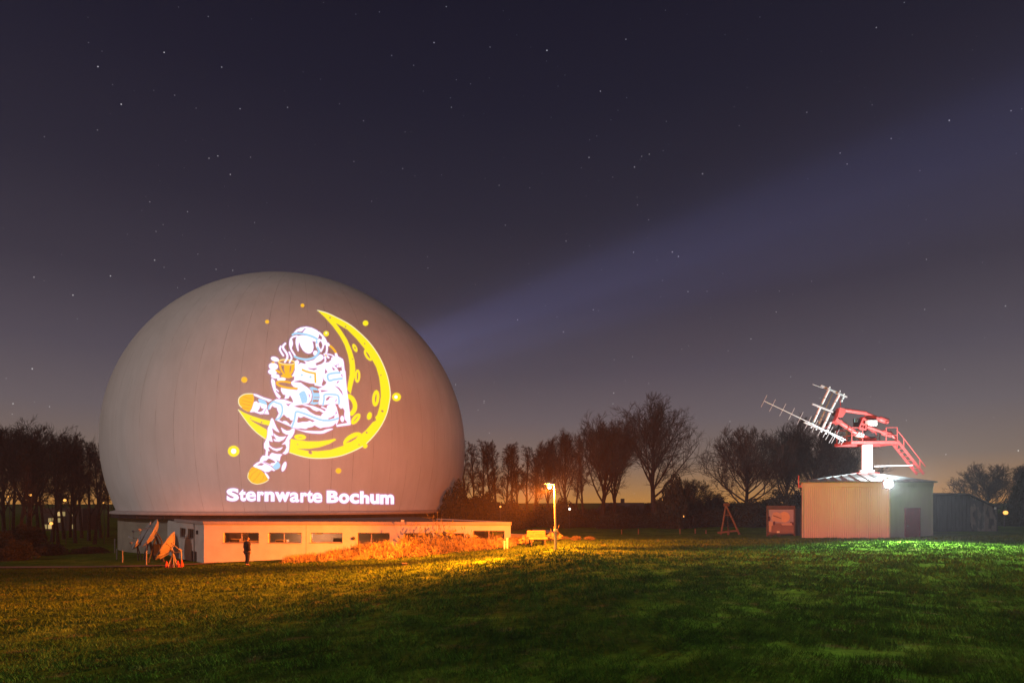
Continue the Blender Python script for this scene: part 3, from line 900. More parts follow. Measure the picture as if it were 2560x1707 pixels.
def window(parent, pt, u0, u1, z0, z1, mull=(), fw=.05, depth=.14, sill=True, name='window'):
    w = MB()
    for (ua, ub, za, zb_) in ((u0, u1, z0, z0 + fw), (u0, u1, z1 - fw, z1), (u0, u0 + fw, z0 + fw, z1 - fw), (u1 - fw, u1, z0 + fw, z1 - fw)):
        w.prism([pt(ua, za, depth), pt(ub, za, depth), pt(ub, zb_, depth), pt(ua, zb_, depth)], pt(0, 0, .06) - pt(0, 0, 0))
    fr = w.build(name, M_frame, parent)
    for m_ in mull:
        u = u0 + (u1 - u0) * m_
        MB().prism([pt(u - fw / 2, z0 + fw, depth), pt(u + fw / 2, z0 + fw, depth), pt(u + fw / 2, z1 - fw, depth), pt(u - fw / 2, z1 - fw, depth)], pt(0, 0, .055) - pt(0, 0, 0)).build('mullion', M_fascia, fr)
    edges = [u0 + fw] + [u0 + (u1 - u0) * m_ for m_ in mull] + [u1 - fw]
    for ea, eb in zip(edges[:-1], edges[1:]):
        MB().add([pt(ea, z0 + fw, depth + .03), pt(eb, z0 + fw, depth + .03), pt(eb, z1 - fw, depth + .03), pt(ea, z1 - fw, depth + .03)], [(0, 1, 2, 3)]).build('pane', M_glass, fr)
    if sill:
        MB().prism([pt(u0 - .03, z0 - .045, -.05), pt(u1 + .03, z0 - .045, -.05), pt(u1 + .03, z0 - .003, -.05), pt(u0 - .03, z0 - .003, -.05)], pt(0, 0, .12) - pt(0, 0, 0)).build('sill', M_fascia, fr)
    return fr


FW = [(558.3, 647, 1330.7, 1356.5, (.49,)), (670.6, 754, 1331, 1356.5, (.45,)), (776, 856, 1331.3, 1355.5, ()), (893, 974, 1331.3, 1392, (.42,)), (1009, 1080, 1332, 1358, (.5,)), (1100, 1160, 1332, 1358, (.5,)), (1183, 1261, 1326, 1364, (.5,))]
holes = []
for xa, xb, ya, yb, mu in FW:
    u0, z1 = on_wall(xa, ya, F1, F2); u1, _ = on_wall(xb, ya, F1, F2)
    z0 = on_wall((xa + xb) / 2, yb, F1, F2)[1]
    holes.append((u0, u1, z0, z1))
wl_, ptf = holed_wall('front_wall', F1, F2, ZB, ZR - .16, holes, .28, M_render, annex)
for h, f_ in zip(holes, FW):
    window(annex, ptf, *h, mull=f_[4], sill=(f_[2] < 1360))
SWn = [(450.4, 463.7, 1319.5, 1344.5), (469.8, 485, 1322.5, 1350.6)]
sh = []
for xa, xb, ya, yb in SWn:
    ua, z1 = on_wall(xa, ya, F1, S2); ub, z1b = on_wall(xb, ya, F1, S2); z0 = on_wall((xa + xb) / 2, yb - 2, F1, S2)[1]
    sh.append((min(ua, ub), max(ua, ub), z0, z1b))
zz0, zz1 = max(s[2] for s in sh), min(s[3] for s in sh)
sh = [(s[0], s[1], zz0, zz1) for s in sh]
ud0 = on_wall(492, 1390, F1, S2)[0]; ud1 = on_wall(477, 1390, F1, S2)[0]; zd1 = on_wall(484, 1377, F1, S2)[1]
sh.append((ud0, ud1, ZB + .05, zd1))
wl2, pts_ = holed_wall('side_wall', F1, S2, ZB, ZR - .16, sh, .28, M_render, annex)
for h in sh[:2]:
    window(annex, pts_, *h)
MB().prism([pts_(sh[2][0], sh[2][2], .1), pts_(sh[2][1], sh[2][2], .1), pts_(sh[2][1], sh[2][3], .1), pts_(sh[2][0], sh[2][3], .1)], pts_(0, 0, .05) - pts_(0, 0, 0)).build('door', M_steel, annex)
for a, b in ((F2, B2), (S2, Vector((-31.5, 52, 0)))):
    MB().add([(a.x, a.y, ZB), (b.x, b.y, ZB), (b.x, b.y, ZR - .16), (a.x, a.y, ZR - .16)], [(0, 1, 2, 3)]).build('back_wall', M_render, annex)
# fascia band and roof deck
fm = MB()
for a, b in ((F1, F2), (F1, S2), (F2, B2)):
    e = (b - a).normalized(); n = Vector((-e.y, e.x, 0))
    if n.dot(-a) < 0: n = -n
    if a is F2: n = Vector((e.y, -e.x, 0))
    fm.prism([(a.x, a.y, ZR - .162), (b.x, b.y, ZR - .162), (b.x, b.y, ZR + .06), (a.x, a.y, ZR + .06)], n * .09)
fm.build('fascia', M_fascia, annex)
rp = [F1, F2, B2, Vector((-9.5, 58, 0)), Vector((-25, 52, 0)), Vector((-33, 54, 0)), S2]
MB().prism([(p.x, p.y, ZR - .11) for p in rp], (0, 0, .10)).build('roof', M_roofdark, annex)
# panel joint, down pipe, wall lamp
u, _ = on_wall(765.6, 1350, F1, F2)
MB().prism([ptf(u - .02, ZB, -.012), ptf(u + .02, ZB, -.012), ptf(u + .02, ZR - .17, -.012), ptf(u - .02, ZR - .17, -.012)], ptf(0, 0, .03) - ptf(0, 0, 0)).build('panel_joint', M_fascia, annex)
u, z = on_wall(884, 1345, F1, F2)
MB().lathe([(0, .06), (.1, .05), (.13, 0), (.13, -.02)], ptf(u, z, -.05), 12, R=Matrix.Rotation(math.radians(90), 3, 'X')).build('wall_lamp', M_steel, annex)
u, z = on_wall(495, 1330, F1, S2)
MB().box(pts_(u, z, -.06), (.14, .1, .3)).build('wall_box', M_steel, annex)
u, z = on_wall(487, 1340, F1, S2)
MB().tube([pts_(u, ZR - .2, -.06), pts_(u, ZB, -.06)], .04, 8).build('down_pipe', M_fascia, annex, smooth=True)
q = P(1004, 1304, 41.0); q.z = ZR
MB().box(q + Vector((0, .4, .1)), (.2, .2, .2)).build('roof_vent', M_white, annex)
# room behind the windows
rm = MB()
i1, i2 = F1 + Vector((.6, 2.6, 0)), F2 + Vector((-.6, 2.6, 0))
rm.add([(i1.x, i1.y, ZB), (i2.x, i2.y, ZB), (i2.x, i2.y, ZR - .2), (i1.x, i1.y, ZR - .2)], [(0, 1, 2, 3)])
for k in (4, 5):
    a = F1.lerp(F2, k / 6.0)
    rm.box((a.x, a.y + 1.5, (ZB + ZR) / 2 - .1), (.1, 2, ZR - ZB - .2))
rm.add([(F1.x, F1.y + .3, ZB + .9), (F2.x, F2.y + .3, ZB + .9), (i2.x, i2.y, ZB + .9), (i1.x, i1.y, ZB + .9)], [(0, 1, 2, 3)])
rm.build('interior', M_interior, annex)

M_paper = mat('pale_equipment', (.62, .56, .50), (.50, .45, .40), scale=3, rough=.6)
z_desk = holes[0][2] - .12
for k, (px, w, h, lab) in enumerate(((572, .85, .36, 'pale boxy monitor on the desk behind the strip window nearest the dishes'), (690, .9, .30, 'pale low equipment case behind the second strip window from the dishes'),
                                     (834, .75, .42, 'pale upright cabinet behind the strip window beside the wall joint'))):
    u, z = on_wall(px, 1350, F1, F2)
    c = ptf(u, z_desk + h / 2 + .02, .95)
    t = thing('equipment_case', (c.x, c.y, z_desk), lab, 'equipment')
    MB().box(c, (w, .4, h), rz=.05).build('casing', M_paper, t, bevel=.02)
    MB().box(c + Vector((0, -.21, .02)), (w * .8, .02, h * .6), rz=.05).build('front_panel', M_steel, t)
    MB().box(c + Vector((0, .1, -h / 2 - .3)), (w * 1.3, .7, .56)).build('stand', M_frame, t)
M_pend = mat('lit_shade', (.8, .45, .15), (.7, .4, .12), rough=.6, emit=(1.0, .38, .05), estr=.55)
for px, lab in ((739, 'orange glowing pendant lamp seen through the second strip window from the dishes'), (785, 'orange glowing pendant lamp seen through the strip window beside the wall joint')):
    u, z = on_wall(px, 1336, F1, F2)
    c = ptf(u, z, .9)
    t = thing('pendant_lamp', tuple(c), lab, 'lamp', 'pendant lamps inside the annex')
    MB().lathe([(.04, .16), (.12, .14), (.30, .0), (.29, -.01), (.11, .12)], c, 16).build('lamp_shade', M_pend, t, smooth=True)
    MB().tube([c + Vector((0, 0, .15)), c + Vector((0, 0, .45))], .012, 5).build('cord', M_steel, t)
    il = bpy.data.lights.new('pendant_lamp_light', 'POINT'); il.energy = 90; il.color = (1.0, .45, .2); il.shadow_soft_size = .1
    io = bpy.data.objects.new('pendant_lamp_light', il); COL.objects.link(io); io.parent = t; io.location = (0, 0, -.12)

# low pale walls behind the meadow edge, right of the annex
M_lowwall = mat('low_wall_render', (.42, .36, .34), (.34, .29, .27), scale=1.4, rough=.9)
t = thing('garden_wall', tuple(P(1300, 1350, 47)), 'low pale garden wall just right of the annex behind the tall grass', 'wall')
a, b = P(1272, 1334, 47), P(1338, 1337, 48)
MB().prism([(a.x, a.y, ZB + 1.6), (b.x, b.y, ZB + 1.6), (b.x, b.y, b.z - .06), (a.x, a.y, a.z - .06)], (0, .3, 0)).build('wall', M_lowwall, t)
MB().prism([(a.x, a.y - .04, a.z - .058), (b.x, b.y - .04, b.z - .058), (b.x, b.y - .04, b.z + .02), (a.x, a.y - .04, a.z + .02)], (0, .38, 0)).build('coping', M_fascia, t)
t = thing('low_outbuilding', tuple(P(1410, 1352, 50)), 'low pale flat outbuilding with a small dark window behind the street lamp', 'building')
a, b = P(1342, 1331, 49), P(1500, 1340, 53)
MB().prism([(a.x, a.y, ZB + 1.4), (b.x, b.y, ZB + 1.4), (b.x, b.y, b.z), (a.x, a.y, a.z)], (0, 4, 0)).build('wall', M_lowwall, t)
MB().prism([(a.x - .2, a.y - .2, a.z + .003), (b.x + .2, b.y - .2, b.z + .003), (b.x + .2, b.y - .2, b.z + .1), (a.x - .2, a.y - .2, a.z + .1)], (0, 4.4, 0)).build('roof', M_fascia, t)
q = P(1358, 1340, 49.1)
MB().box(q + Vector((0, .12, 0)), (.28, .16, .22)).build('window', M_steel, t)
q = P(1448, 1336, 50)
MB().box(q, (.75, .5, .14)).build('roof_hatch', M_white, t)

# ------------------------------------------------------------------ street lamp
LD = 30.5
lb = P(1389, 1366, LD); lb.z = GH(lb.x, lb.y)
lt = P(1384, 1212, LD)
M_lamp = mat('lamp_post_steel', (.48, .46, .42), (.40, .38, .35), scale=6, rough=.5, metal=.2)
M_sod = mat('sodium_lens', (1, .6, .2), (1, .6, .2), emit=(1.0, .34, .03), estr=24)
sl = thing('street_lamp', (lb.x, lb.y, lb.z - .05), 'lit orange street lamp on a slim pole at the meadow edge beside the bench', 'street lamp')
MB().tube([lb - Vector((0, 0, .3)), lb + Vector((0, 0, 1.05))], [.085, .082], 12).build('base_sleeve', M_lamp, sl, smooth=True)
MB().tube([lb + Vector((0, 0, 1.0)), lb + Vector((0, 0, 1.1))], .11, 12).build('collar', M_white, sl, smooth=True)
MB().tube([lb + Vector((0, 0, 1.05)), (lt.x + .06, lt.y, lt.z - .25), (lt.x + .03, lt.y, lt.z + .02), (lt.x - .12, lt.y, lt.z + .08)], [.062, .05, .045, .04], 10).build('pole', M_lamp, sl, smooth=True)
MB().lathe([(0, .14), (.12, .12), (.24, .05), (.27, -.01), (.25, -.02)], (lt.x - .22, lt.y, lt.z + .06), 20).build('hood', M_lamp, sl, smooth=True)
MB().lathe([(0, .10), (.07, .09), (.12, .03), (.13, -.03), (.10, -.10), (0, -.14)], (lt.x - .22, lt.y, lt.z - .05), 16).build('bulb', M_sod, sl, smooth=True)
ld = bpy.data.lights.new('street_lamp_light', 'POINT'); ld.energy = 22000; ld.color = (1.0, .165, .008); ld.shadow_soft_size = .06
lo = bpy.data.objects.new('street_lamp_light', ld); COL.objects.link(lo); lo.parent = sl
lo.location = Vector((lt.x - .22, lt.y, lt.z - .27)) - sl.location

# two added spots in the lamp head, brightening the annex wall and the meadow
for nm, en, ang_, aim in (('added_wall_spot', 105000, 38, Vector((-18.0, 40.5, -3.6))), ('added_lawn_spot', 150000, 76, Vector((-9.0, 23.0, -1.9)))):
    ls = bpy.data.lights.new(nm, 'SPOT'); ls.energy = en; ls.color = (1.0, .165, .008); ls.shadow_soft_size = .06; ls.spot_size = math.radians(ang_); ls.spot_blend = 1.0
    lso = bpy.data.objects.new(nm, ls); COL.objects.link(lso); lso.parent = sl
    lso.location = lo.location
    lso.rotation_euler = (aim - (lo.location + sl.location)).to_track_quat('-Z', 'Y').to_euler()

# ------------------------------------------------------------------ bench and two marker posts
M_bench = mat('bench_wood', (.34, .24, .12), (.26, .18, .09), scale=5, rough=.7, stretch=(.5, 4, 4))
bb = P(1343, 1374, 34.6); bz = G(bb.x, bb.y) + .06
bench = thing('park_bench', (bb.x, bb.y, bz), 'wooden slatted park bench left of the lit street lamp', 'bench')
ang = math.radians(12)
e = Vector((math.cos(ang), math.sin(ang), 0)); n = Vector((-e.y, e.x, 0))
W2 = .58
b0 = Vector((bb.x, bb.y, bz))
for k in range(3):
    MB().beam(b0 - e * W2 - n * (.28 - k * .15) + Vector((0, 0, .43)), b0 + e * W2 - n * (.28 - k * .15) + Vector((0, 0, .43)), .045, .13).build('seat_slat', M_bench, bench, bevel=.006)
for k in range(3):
    c = n * (.22 + k * .03) + Vector((0, 0, .56 + k * .13))
    MB().beam(b0 - e * W2 + c, b0 + e * W2 + c, .035, .11).build('back_slat', M_bench, bench, bevel=.006)
for s in (-.42, .42):
    m_ = MB()
    m_.beam(b0 + e * s - n * .26, b0 + e * s - n * .26 + Vector((0, 0, .40)), .07, .07)
    m_.beam(b0 + e * s + n * .20, b0 + e * s + n * .31 + Vector((0, 0, .9)), .07, .06)
    m_.beam(b0 + e * s - n * .30 + Vector((0, 0, .37)), b0 + e * s + n * .24 + Vector((0, 0, .37)), .06, .06)
    m_.build('leg_frame', M_steel, bench)
for px, py, h, lab in ((1260.8, 1373, .50, 'shorter of two pale marker posts in the tall grass by the bench'), (1267.8, 1378, .66, 'taller of two pale marker posts in the tall grass by the bench')):
    q = P(px, py, 35.2); z = G(q.x, q.y)
    t = thing('marker_post', (q.x, q.y, z), lab, 'post', 'pale marker posts by the bench')
    MB().box((q.x, q.y, z + h / 2), (.11, .11, h), rz=.3).build('shaft', M_white, t, bevel=.012)
    MB().box((q.x, q.y, z + h + .012), (.13, .13, .03), rz=.3).build('cap', M_white, t)
q = ground_hit(1011, 1415); z = GH(q.x, q.y)
t = thing('junction_box', (q.x, q.y, z), 'small dark box lying alone on the grass before the bramble mound', 'box')
MB().box((q.x, q.y, z + .07), (.24, .2, .14), rz=.3).build('body', M_steel, t, bevel=.01)
MB().box((q.x, q.y, z + .155), (.27, .23, .03), rz=.3).build('lid', M_frame, t)

# ------------------------------------------------------------------ corrugated hut
HZ = CZ - 2.62; HT = CZ + 1.38
hp = [Vector((20.55, 40.2)), Vector((25.60, 38.6)), Vector((29.75, 40.3)), Vector((32.2, 44.8)), Vector((24.0, 46.6))]
M_clad = mat('corrugated_cladding', (.54, .46, .48), (.46, .39, .41), scale=.9, rough=.6, stretch=(1, 1, .25))
M_roofm = mat('zinc_roof_sheet', (.30, .34, .33), (.22, .26, .25), scale=2, rough=.45, metal=.2)
M_doorred = mat('dark_red_door', (.36, .022, .06), (.30, .02, .05), scale=3, rough=.55)
hut = thing('corrugated_hut', (26, 41, HZ), 'pale corrugated metal hut with a zinc roof below the red antenna mount', 'hut')
hcx = sum(p.x for p in hp) / 5; hcy = sum(p.y for p in hp) / 5
for i in range(5):
    a, b = hp[i], hp[(i + 1) % 5]
    e = (b - a).normalized(); n = Vector((e.y, -e.x)); L_ = (b - a).length
    cnt = int(L_ / .13); w = MB(); vs = []
    for k in range(cnt * 4 + 1):
        u = L_ * k / (cnt * 4)
        d = (0, .014, .014, 0)[k % 4]
        q = a + e * u + n * d
        vs += [(q.x, q.y, HZ - .4), (q.x, q.y, HT)]
    w.add(vs, [(2 * k, 2 * k + 2, 2 * k + 3, 2 * k + 1) for k in range(cnt * 4)])
    w.build('wall', M_clad, hut)
    q = a
    MB().box((q.x, q.y, (HZ + HT) / 2 - .2), (.09, .09, HT - HZ + .4)).build('corner_post', M_fascia, hut)
# eaves trim
for i in range(5):
    a, b = hp[i], hp[(i + 1) % 5]
    e = (b - a).normalized(); n = Vector((e.y, -e.x))
    MB().beam((a.x + n.x * .07, a.y + n.y * .07, HT - .16), (b.x + n.x * .07, b.y + n.y * .07, HT - .16), .05, .30).build('eaves_board', M_clad, hut)
apex = P(2163, 1181, 42.4)
ep = []
for p in hp:
    d = (p - Vector((apex.x, apex.y))); d.normalize()
    ep.append(Vector((p.x + d.x * .32, p.y + d.y * .32, HT + .02)))
for i in range(5):
    a, b = ep[i], ep[(i + 1) % 5]
    e = (b - a); L_ = e.length; e.normalize()
    foot = (apex - a).dot(e)
    up = apex - (a + e * foot)
    nrm = e.cross(up).normalized()
    if nrm.z < 0: nrm = -nrm
    cnt = max(3, int(round(L_ / .62)))
    cuts = [L_ * k / cnt for k in range(cnt + 1)]
    hgt = lambda u: (u / foot) if u <= foot else (L_ - u) / (L_ - foot)
    for k in range(cnt):
        u0, u1 = cuts[k] + .008, cuts[k + 1] - .008
        pl = [a + e * u0, a + e * u1, a + e * u1 + up * hgt(u1)]
        if u0 < foot < u1: pl.append(Vector(apex))
        pl.append(a + e * u0 + up * hgt(u0))
        m_ = MB(); m_.prism(pl, nrm * .02)
        if k:
            h_ = hgt(cuts[k])
            m_.beam(a + e * (cuts[k] + .03) + nrm * .035, a + e * (cuts[k] + .03) + up * h_ * .98 + nrm * .035, .035, .06)
        m_.build('roof_panel', M_roofm, hut)
for i in range(5):
    MB().tube([ep[i] + Vector((0, 0, .03)), apex + Vector((0, 0, .03))], .05, 6).build('hip_cap', M_roofm, hut)
MB().prism([(apex.x + .95 * math.cos(t), apex.y + .8 * math.sin(t), apex.z - .16) for t in np.linspace(0, 2 * np.pi, 10, endpoint=False)], (0, 0, .14)).build('curb', M_red, hut)
# door in the right-hand face
a, b = Vector((*hp[1], 0)), Vector((*hp[2], 0))
u0, z1 = on_wall(2261.6, 1272, a, b); u1, _ = on_wall(2296.3, 1272, a, b)
e = (b - a).normalized(); n = Vector((e.y, -e.x, 0))
dr = MB().prism([a + e * u0 + n * .035 + Vector((0, 0, HZ)), a + e * u1 + n * .035 + Vector((0, 0, HZ)), a + e * u1 + n * .035 + Vector((0, 0, z1)), a + e * u0 + n * .035 + Vector((0, 0, z1))], n * .04).build('door', M_doorred, hut)
MB().tube([a + e * (u0 + .1) + n * .10 + Vector((0, 0, HZ + 1.0)), a + e * (u0 + .24) + n * .10 + Vector((0, 0, HZ + 1.0))], .014, 6).build('handle', M_grey, dr)
fr = MB()
for ua, ub, za, zb_ in ((u0 - .07, u0, HZ, z1 + .07), (u1, u1 + .07, HZ, z1 + .07), (u0, u1, z1, z1 + .07)):
    fr.prism([a + e * ua + n * .03 + Vector((0, 0, za)), a + e * ub + n * .03 + Vector((0, 0, za)), a + e * ub + n * .03 + Vector((0, 0, zb_)), a + e * ua + n * .03 + Vector((0, 0, zb_))], n * .06)
fr.build('door_frame', M_doorred, hut)
q = P(1996.7, 1204, 40.3)
t = thing('red_marker_pole', (q.x, q.y, q.z - .45), 'short red upright pole fixed to the far left eave of the corrugated hut', 'pole')
MB().tube([(q.x, q.y, q.z - .45), (q.x, q.y, q.z + .45)], .035, 8).build('pole', M_red, t)
MB().beam((q.x, q.y, q.z - .3), (q.x + .5, q.y + .1, q.z - .35), .06, .16).build('bracket', M_red, t)

# floodlight on the hut's corner
fl = P(2223, 1209, 37.75)
M_flood = mat('flood_lens', (1, 1, 1), (1, 1, 1), emit=(.86, .95, 1.0), estr=160)
flood = thing('floodlight', tuple(fl), 'blazing white floodlight on the front corner of the hut roof', 'floodlight')
MB().box(fl + Vector((0, .14, .0)), (.68, .16, .60)).build('housing', M_grey, flood, bevel=.02)
MB().lathe([(0, .03), (.2, .025), (.28, 0)], fl + Vector((0, .05, 0)), 24, R=Matrix.Rotation(math.radians(90), 3, 'X')).build('lens', M_flood, flood, smooth=True)
MB().beam(fl + Vector((0, .2, .24)), fl + Vector((.05, .95, .26)), .06, .06).build('bracket', M_grey, flood)
MB().tube([fl + Vector((0, .14, .30)), fl + Vector((0, .14, .42))], [.10, .13], 14).build('added_uplight', M_grey, flood)  # added lamp body for the spot that lights column, roof and antenna
# the reflector's wide throw over the lawn, its hot centre, and an added spot lighting the antenna mount from below
for nm, en, ang_, bl, off, aim in (('floodlight_throw', 105000, 96, .9, Vector((0, -.02, 0)), Vector((18.5, 21, -1.0))), ('floodlight_beam', 60000, 15, 1.0, Vector((0, -.02, 0)), ground_hit(1985, 1600)),
                                   ('added_uplight_spot', 5000, 128, .5, Vector((0, .14, .48)), P(2120, 1085, 42.4))):
    fs = bpy.data.lights.new(nm, 'SPOT'); fs.energy = en; fs.color = (.88, .96, 1.0); fs.shadow_soft_size = .05; fs.spot_size = math.radians(ang_); fs.spot_blend = bl
    fso = bpy.data.objects.new(nm, fs); COL.objects.link(fso); fso.parent = flood; fso.location = off
    fso.rotation_euler = (aim - (fl + off)).to_track_quat('-Z', 'Y').to_euler()

# ------------------------------------------------------------------ antenna mount on the hut
AD = 42.4


def A(x, y, d=0.0):
    return P(2000 + x / 7.841, 940 + y / 7.841, AD + d)


def A5(x, y, d=0.0):
    return P(1880 + x / 4.704, 920 + y / 4.704, AD + d)


am = thing('antenna_mount', tuple(apex), 'red steerable antenna mount with platform and stair on a white column above the hut', 'antenna')
ctop = P(2167.5, 1112, AD); cbot = P(2167.5, 1183, AD)
MB().tube([cbot - Vector((0, 0, .3)), ctop], .365, 28).build('column', M_white, am, smooth=True)
MB().tube([cbot + Vector((0, 0, .10)), cbot + Vector((0, 0, .24))], .50, 28).build('column_flange', M_white, am, smooth=True)
pa_, pb_ = A(838, 1330), A(1762, 1330)
pz0, pz1 = A(0, 1355).z, A(0, 1303).z
for yy in (-1.05, 1.05):
    MB().box(((pa_.x + pb_.x) / 2, AD + yy, (pz0 + pz1) / 2), (pb_.x - pa_.x, .07, pz1 - pz0)).build('platform_beam', M_red, am)
for xx in (pa_.x + .04, pb_.x - .04):
    MB().box((xx, AD, (pz0 + pz1) / 2), (.07, 2.02, pz1 - pz0)).build('platform_beam', M_red, am)
MB().box(((pa_.x + pb_.x) / 2, AD, pz1 - .03), (pb_.x - pa_.x - .16, 2.0, .03)).build('deck', M_red, am)
# railing: each post and rail of its own
zt_, zm_ = A(0, 1042).z, A(0, 1190).z
for yy, xs_ in ((-1.03, (852, 1060, 1512, 1725)), (1.03, (880, 1080, 1545, 1740))):
    for x_ in xs_:
        q = A(x_, 1300)
        MB().tube([(q.x, AD + yy, pz1), (q.x, AD + yy, zt_)], .028, 6).build('railing_post', M_red, am)
    for x0_, x1_, z_ in ((xs_[0], xs_[1], zt_), (xs_[0], xs_[1], zm_), (xs_[2], xs_[3], zt_), (xs_[2], xs_[3], zm_)):
        MB().tube([(A(x0_, 0).x, AD + yy, z_), (A(x1_, 0).x, AD + yy, z_)], .024, 6).build('rail', M_red, am)
for z_ in (zt_, zm_):
    MB().tube([(A(852, 0).x, AD - 1.03, z_), (A(860, 0).x, AD + 1.03, z_)], .024, 6).build('rail', M_red, am)
# stair down to the roof on the right
for yy in (-.95, -.25):
    s0, s1 = A5(1622, 885), A5(1912, 1252)
    MB().beam((s0.x, AD + yy, s0.z), (s1.x, AD + yy, s1.z), .06, .16).build('stair_stringer', M_red, am)
    h0, h1, h2 = A5(1600, 745), A5(1650, 800), A5(1932, 1166)
    MB().tube([(h0.x, AD + yy, h0.z), (h1.x, AD + yy, h1.z), (h2.x, AD + yy, h2.z)], .035, 6).build('handrail', M_red, am)
    for (xa, ya, xb, yb) in ((1682, 850, 1682, 955), (1868, 1085, 1868, 1195)):
        q0, q1 = A5(xa, ya), A5(xb, yb)
        MB().tube([(q0.x, AD + yy, q0.z), (q1.x, AD + yy, q1.z)], .03, 6).build('handrail_post', M_red, am)
for k in range(8):
    f_ = (k + .6) / 8.2
    q = Vector(A5(1622, 885)).lerp(A5(1912, 1252), f_)
    MB().box((q.x, AD - .6, q.z), (.2, .66, .03)).build('stair_tread', M_red, am)
q0, q1 = A5(1410, 1156), A5(1822, 1148)
MB().tube([(q0.x, AD - .3, q0.z), (q1.x, AD - .6, q1.z)], .05, 8).build('stair_brace', M_white, am)
# yoke arms, brackets and counterweights
MB().tube([A(810, 650, -.3), A(900, 668, -.3), A(1290, 722, -.3)], [.10, .155, .15], 10).build('upper_arm', M_red, am, smooth=True)
MB().tube([A(1290, 735, -.3), A(1540, 832, -.3)], [.16, .12], 10).build('upper_arm_extension', M_red, am, smooth=True)
MB().tube([A(1535, 828, -.3), A(1560, 836, -.3), A(1705, 888, -.3), A(1722, 894, -.3)], [.12, .21, .23, .18], 12).build('counterweight', M_red, am, smooth=True)
MB().tube([A(705, 850, -.5), A(800, 915, -.5), A(1130, 1132, -.5)], [.11, .17, .16], 10).build('lower_arm', M_red, am, smooth=True)
MB().tube([A(1105, 1125, -.5), A(1215, 1178, -.5)], [.25, .25], 14).build('joint_sleeve', M_white, am, smooth=True)
MB().tube([A(1210, 1178, -.5), A(1390, 1245, -.5), A(1470, 1262, -.5)], [.17, .16, .2], 12).build('lower_counterweight', M_red, am, smooth=True)
MB().tube([A(1320, 985, -.75), A(1615, 1098, -.75)], .10, 10).build('side_arm', M_red, am, smooth=True)
MB().tube([A(1605, 1095, -.75), A(1630, 1102, -.75), A(1780, 1150, -.75), A(1800, 1158, -.75)], [.12, .21, .2, .13], 12).build('counterweight', M_red, am, smooth=True)
MB().tube([A(1790, 1152, -.75), A(1850, 1215, -.75), A(1880, 1260, -.85)], [.09, .08, .05], 8).build('side_arm_end', M_red, am, smooth=True)
pg = [(785, 615), (880, 635), (905, 700), (840, 800), (800, 812), (770, 800), (735, 800)]
MB().prism([A(x_, y_, -.55) for x_, y_ in pg], (0, .5, 0)).build('head_bracket', M_red, am)
pg = [(735, 802), (760, 850), (832, 870), (828, 930), (770, 942), (690, 875)]
MB().prism([A(x_, y_, -.65) for x_, y_ in pg], (0, .5, 0)).build('head_bracket', M_red, am)
MB().box(A(710, 730, .1), (.45, .4, .35)).build('rotor_box', M_steel, am, bevel=.04)
# gear housing with openings, motor, ribbed drum
fpts = [(1240, 812), (1330, 850), (1300, 1060), (1140, 1045)]
m_ = MB()
a_, b_, c_, d_ = [A(x_, y_, -.5) for x_, y_ in fpts]
for s_, t_ in (((0, 0), (1, .14)), ((0, .43), (1, .57)), ((0, .86), (1, 1)), ((0, .14), (.18, .43)), ((.82, .14), (1, .43)), ((0, .57), (.18, .86)), ((.82, .57), (1, .86)), ((.45, .57), (.55, .86))):
    qq = lambda u_, v_: (a_.lerp(b_, u_)).lerp(d_.lerp(c_, u_), v_)
    m_.prism([qq(s_[0], s_[1]), qq(t_[0], s_[1]), qq(t_[0], t_[1]), qq(s_[0], t_[1])], (0, .12, 0))
m_.build('gear_frame', M_red, am)
MB().prism([A(x_, y_, -.2) for x_, y_ in ((1270, 780), (1470, 840), (1440, 1010), (1320, 1040), (1230, 1000))], (0, .7, 0)).build('gear_housing', M_red, am, bevel=.04)
MB().box(A(1400, 918, -.6), (.70, .4, .44)).build('motor', M_white, am, bevel=.05)
MB().lathe([(.42, -.42), (.44, -.38), (.36, -.34), (.44, -.28), (.36, -.22), (.44, -.16), (.36, -.1), (.44, -.04), (.36, .02), (.44, .08), (.36, .14), (.42, .2), (0, .22)], A(1380, 1070, -.1), 20).build('ribbed_drum', M_red, am, smooth=False)
MB().lathe([(0, .1), (.34, .1), (.40, .05), (.40, -.05), (.34, -.1), (0, -.1)], A(1370, 1150, -.45), 20, R=Matrix.Rotation(math.radians(70), 3, 'X')).build('drive_disc', M_steel, am, smooth=True)
MB().tube([A(1300, 1170, -.1), A(1300, 1300, -.1)], .46, 20).build('turntable', M_red, am, smooth=True)
MB().box(A(1100, 910, .3), (.30, .3, .62), rz=.3).build('control_box', M_steel, am, bevel=.03)
M_teal = mat('teal_panel', (.25, .42, .43), (.2, .35, .36), rough=.5)
MB().box(A(1093, 868, .12), (.22, .05, .3)).build('control_panel', M_teal, am)
MB().box(A(985, 1130, .6), (.55, .3, .5)).build('cable_cabinet', M_teal, am, bevel=.02)

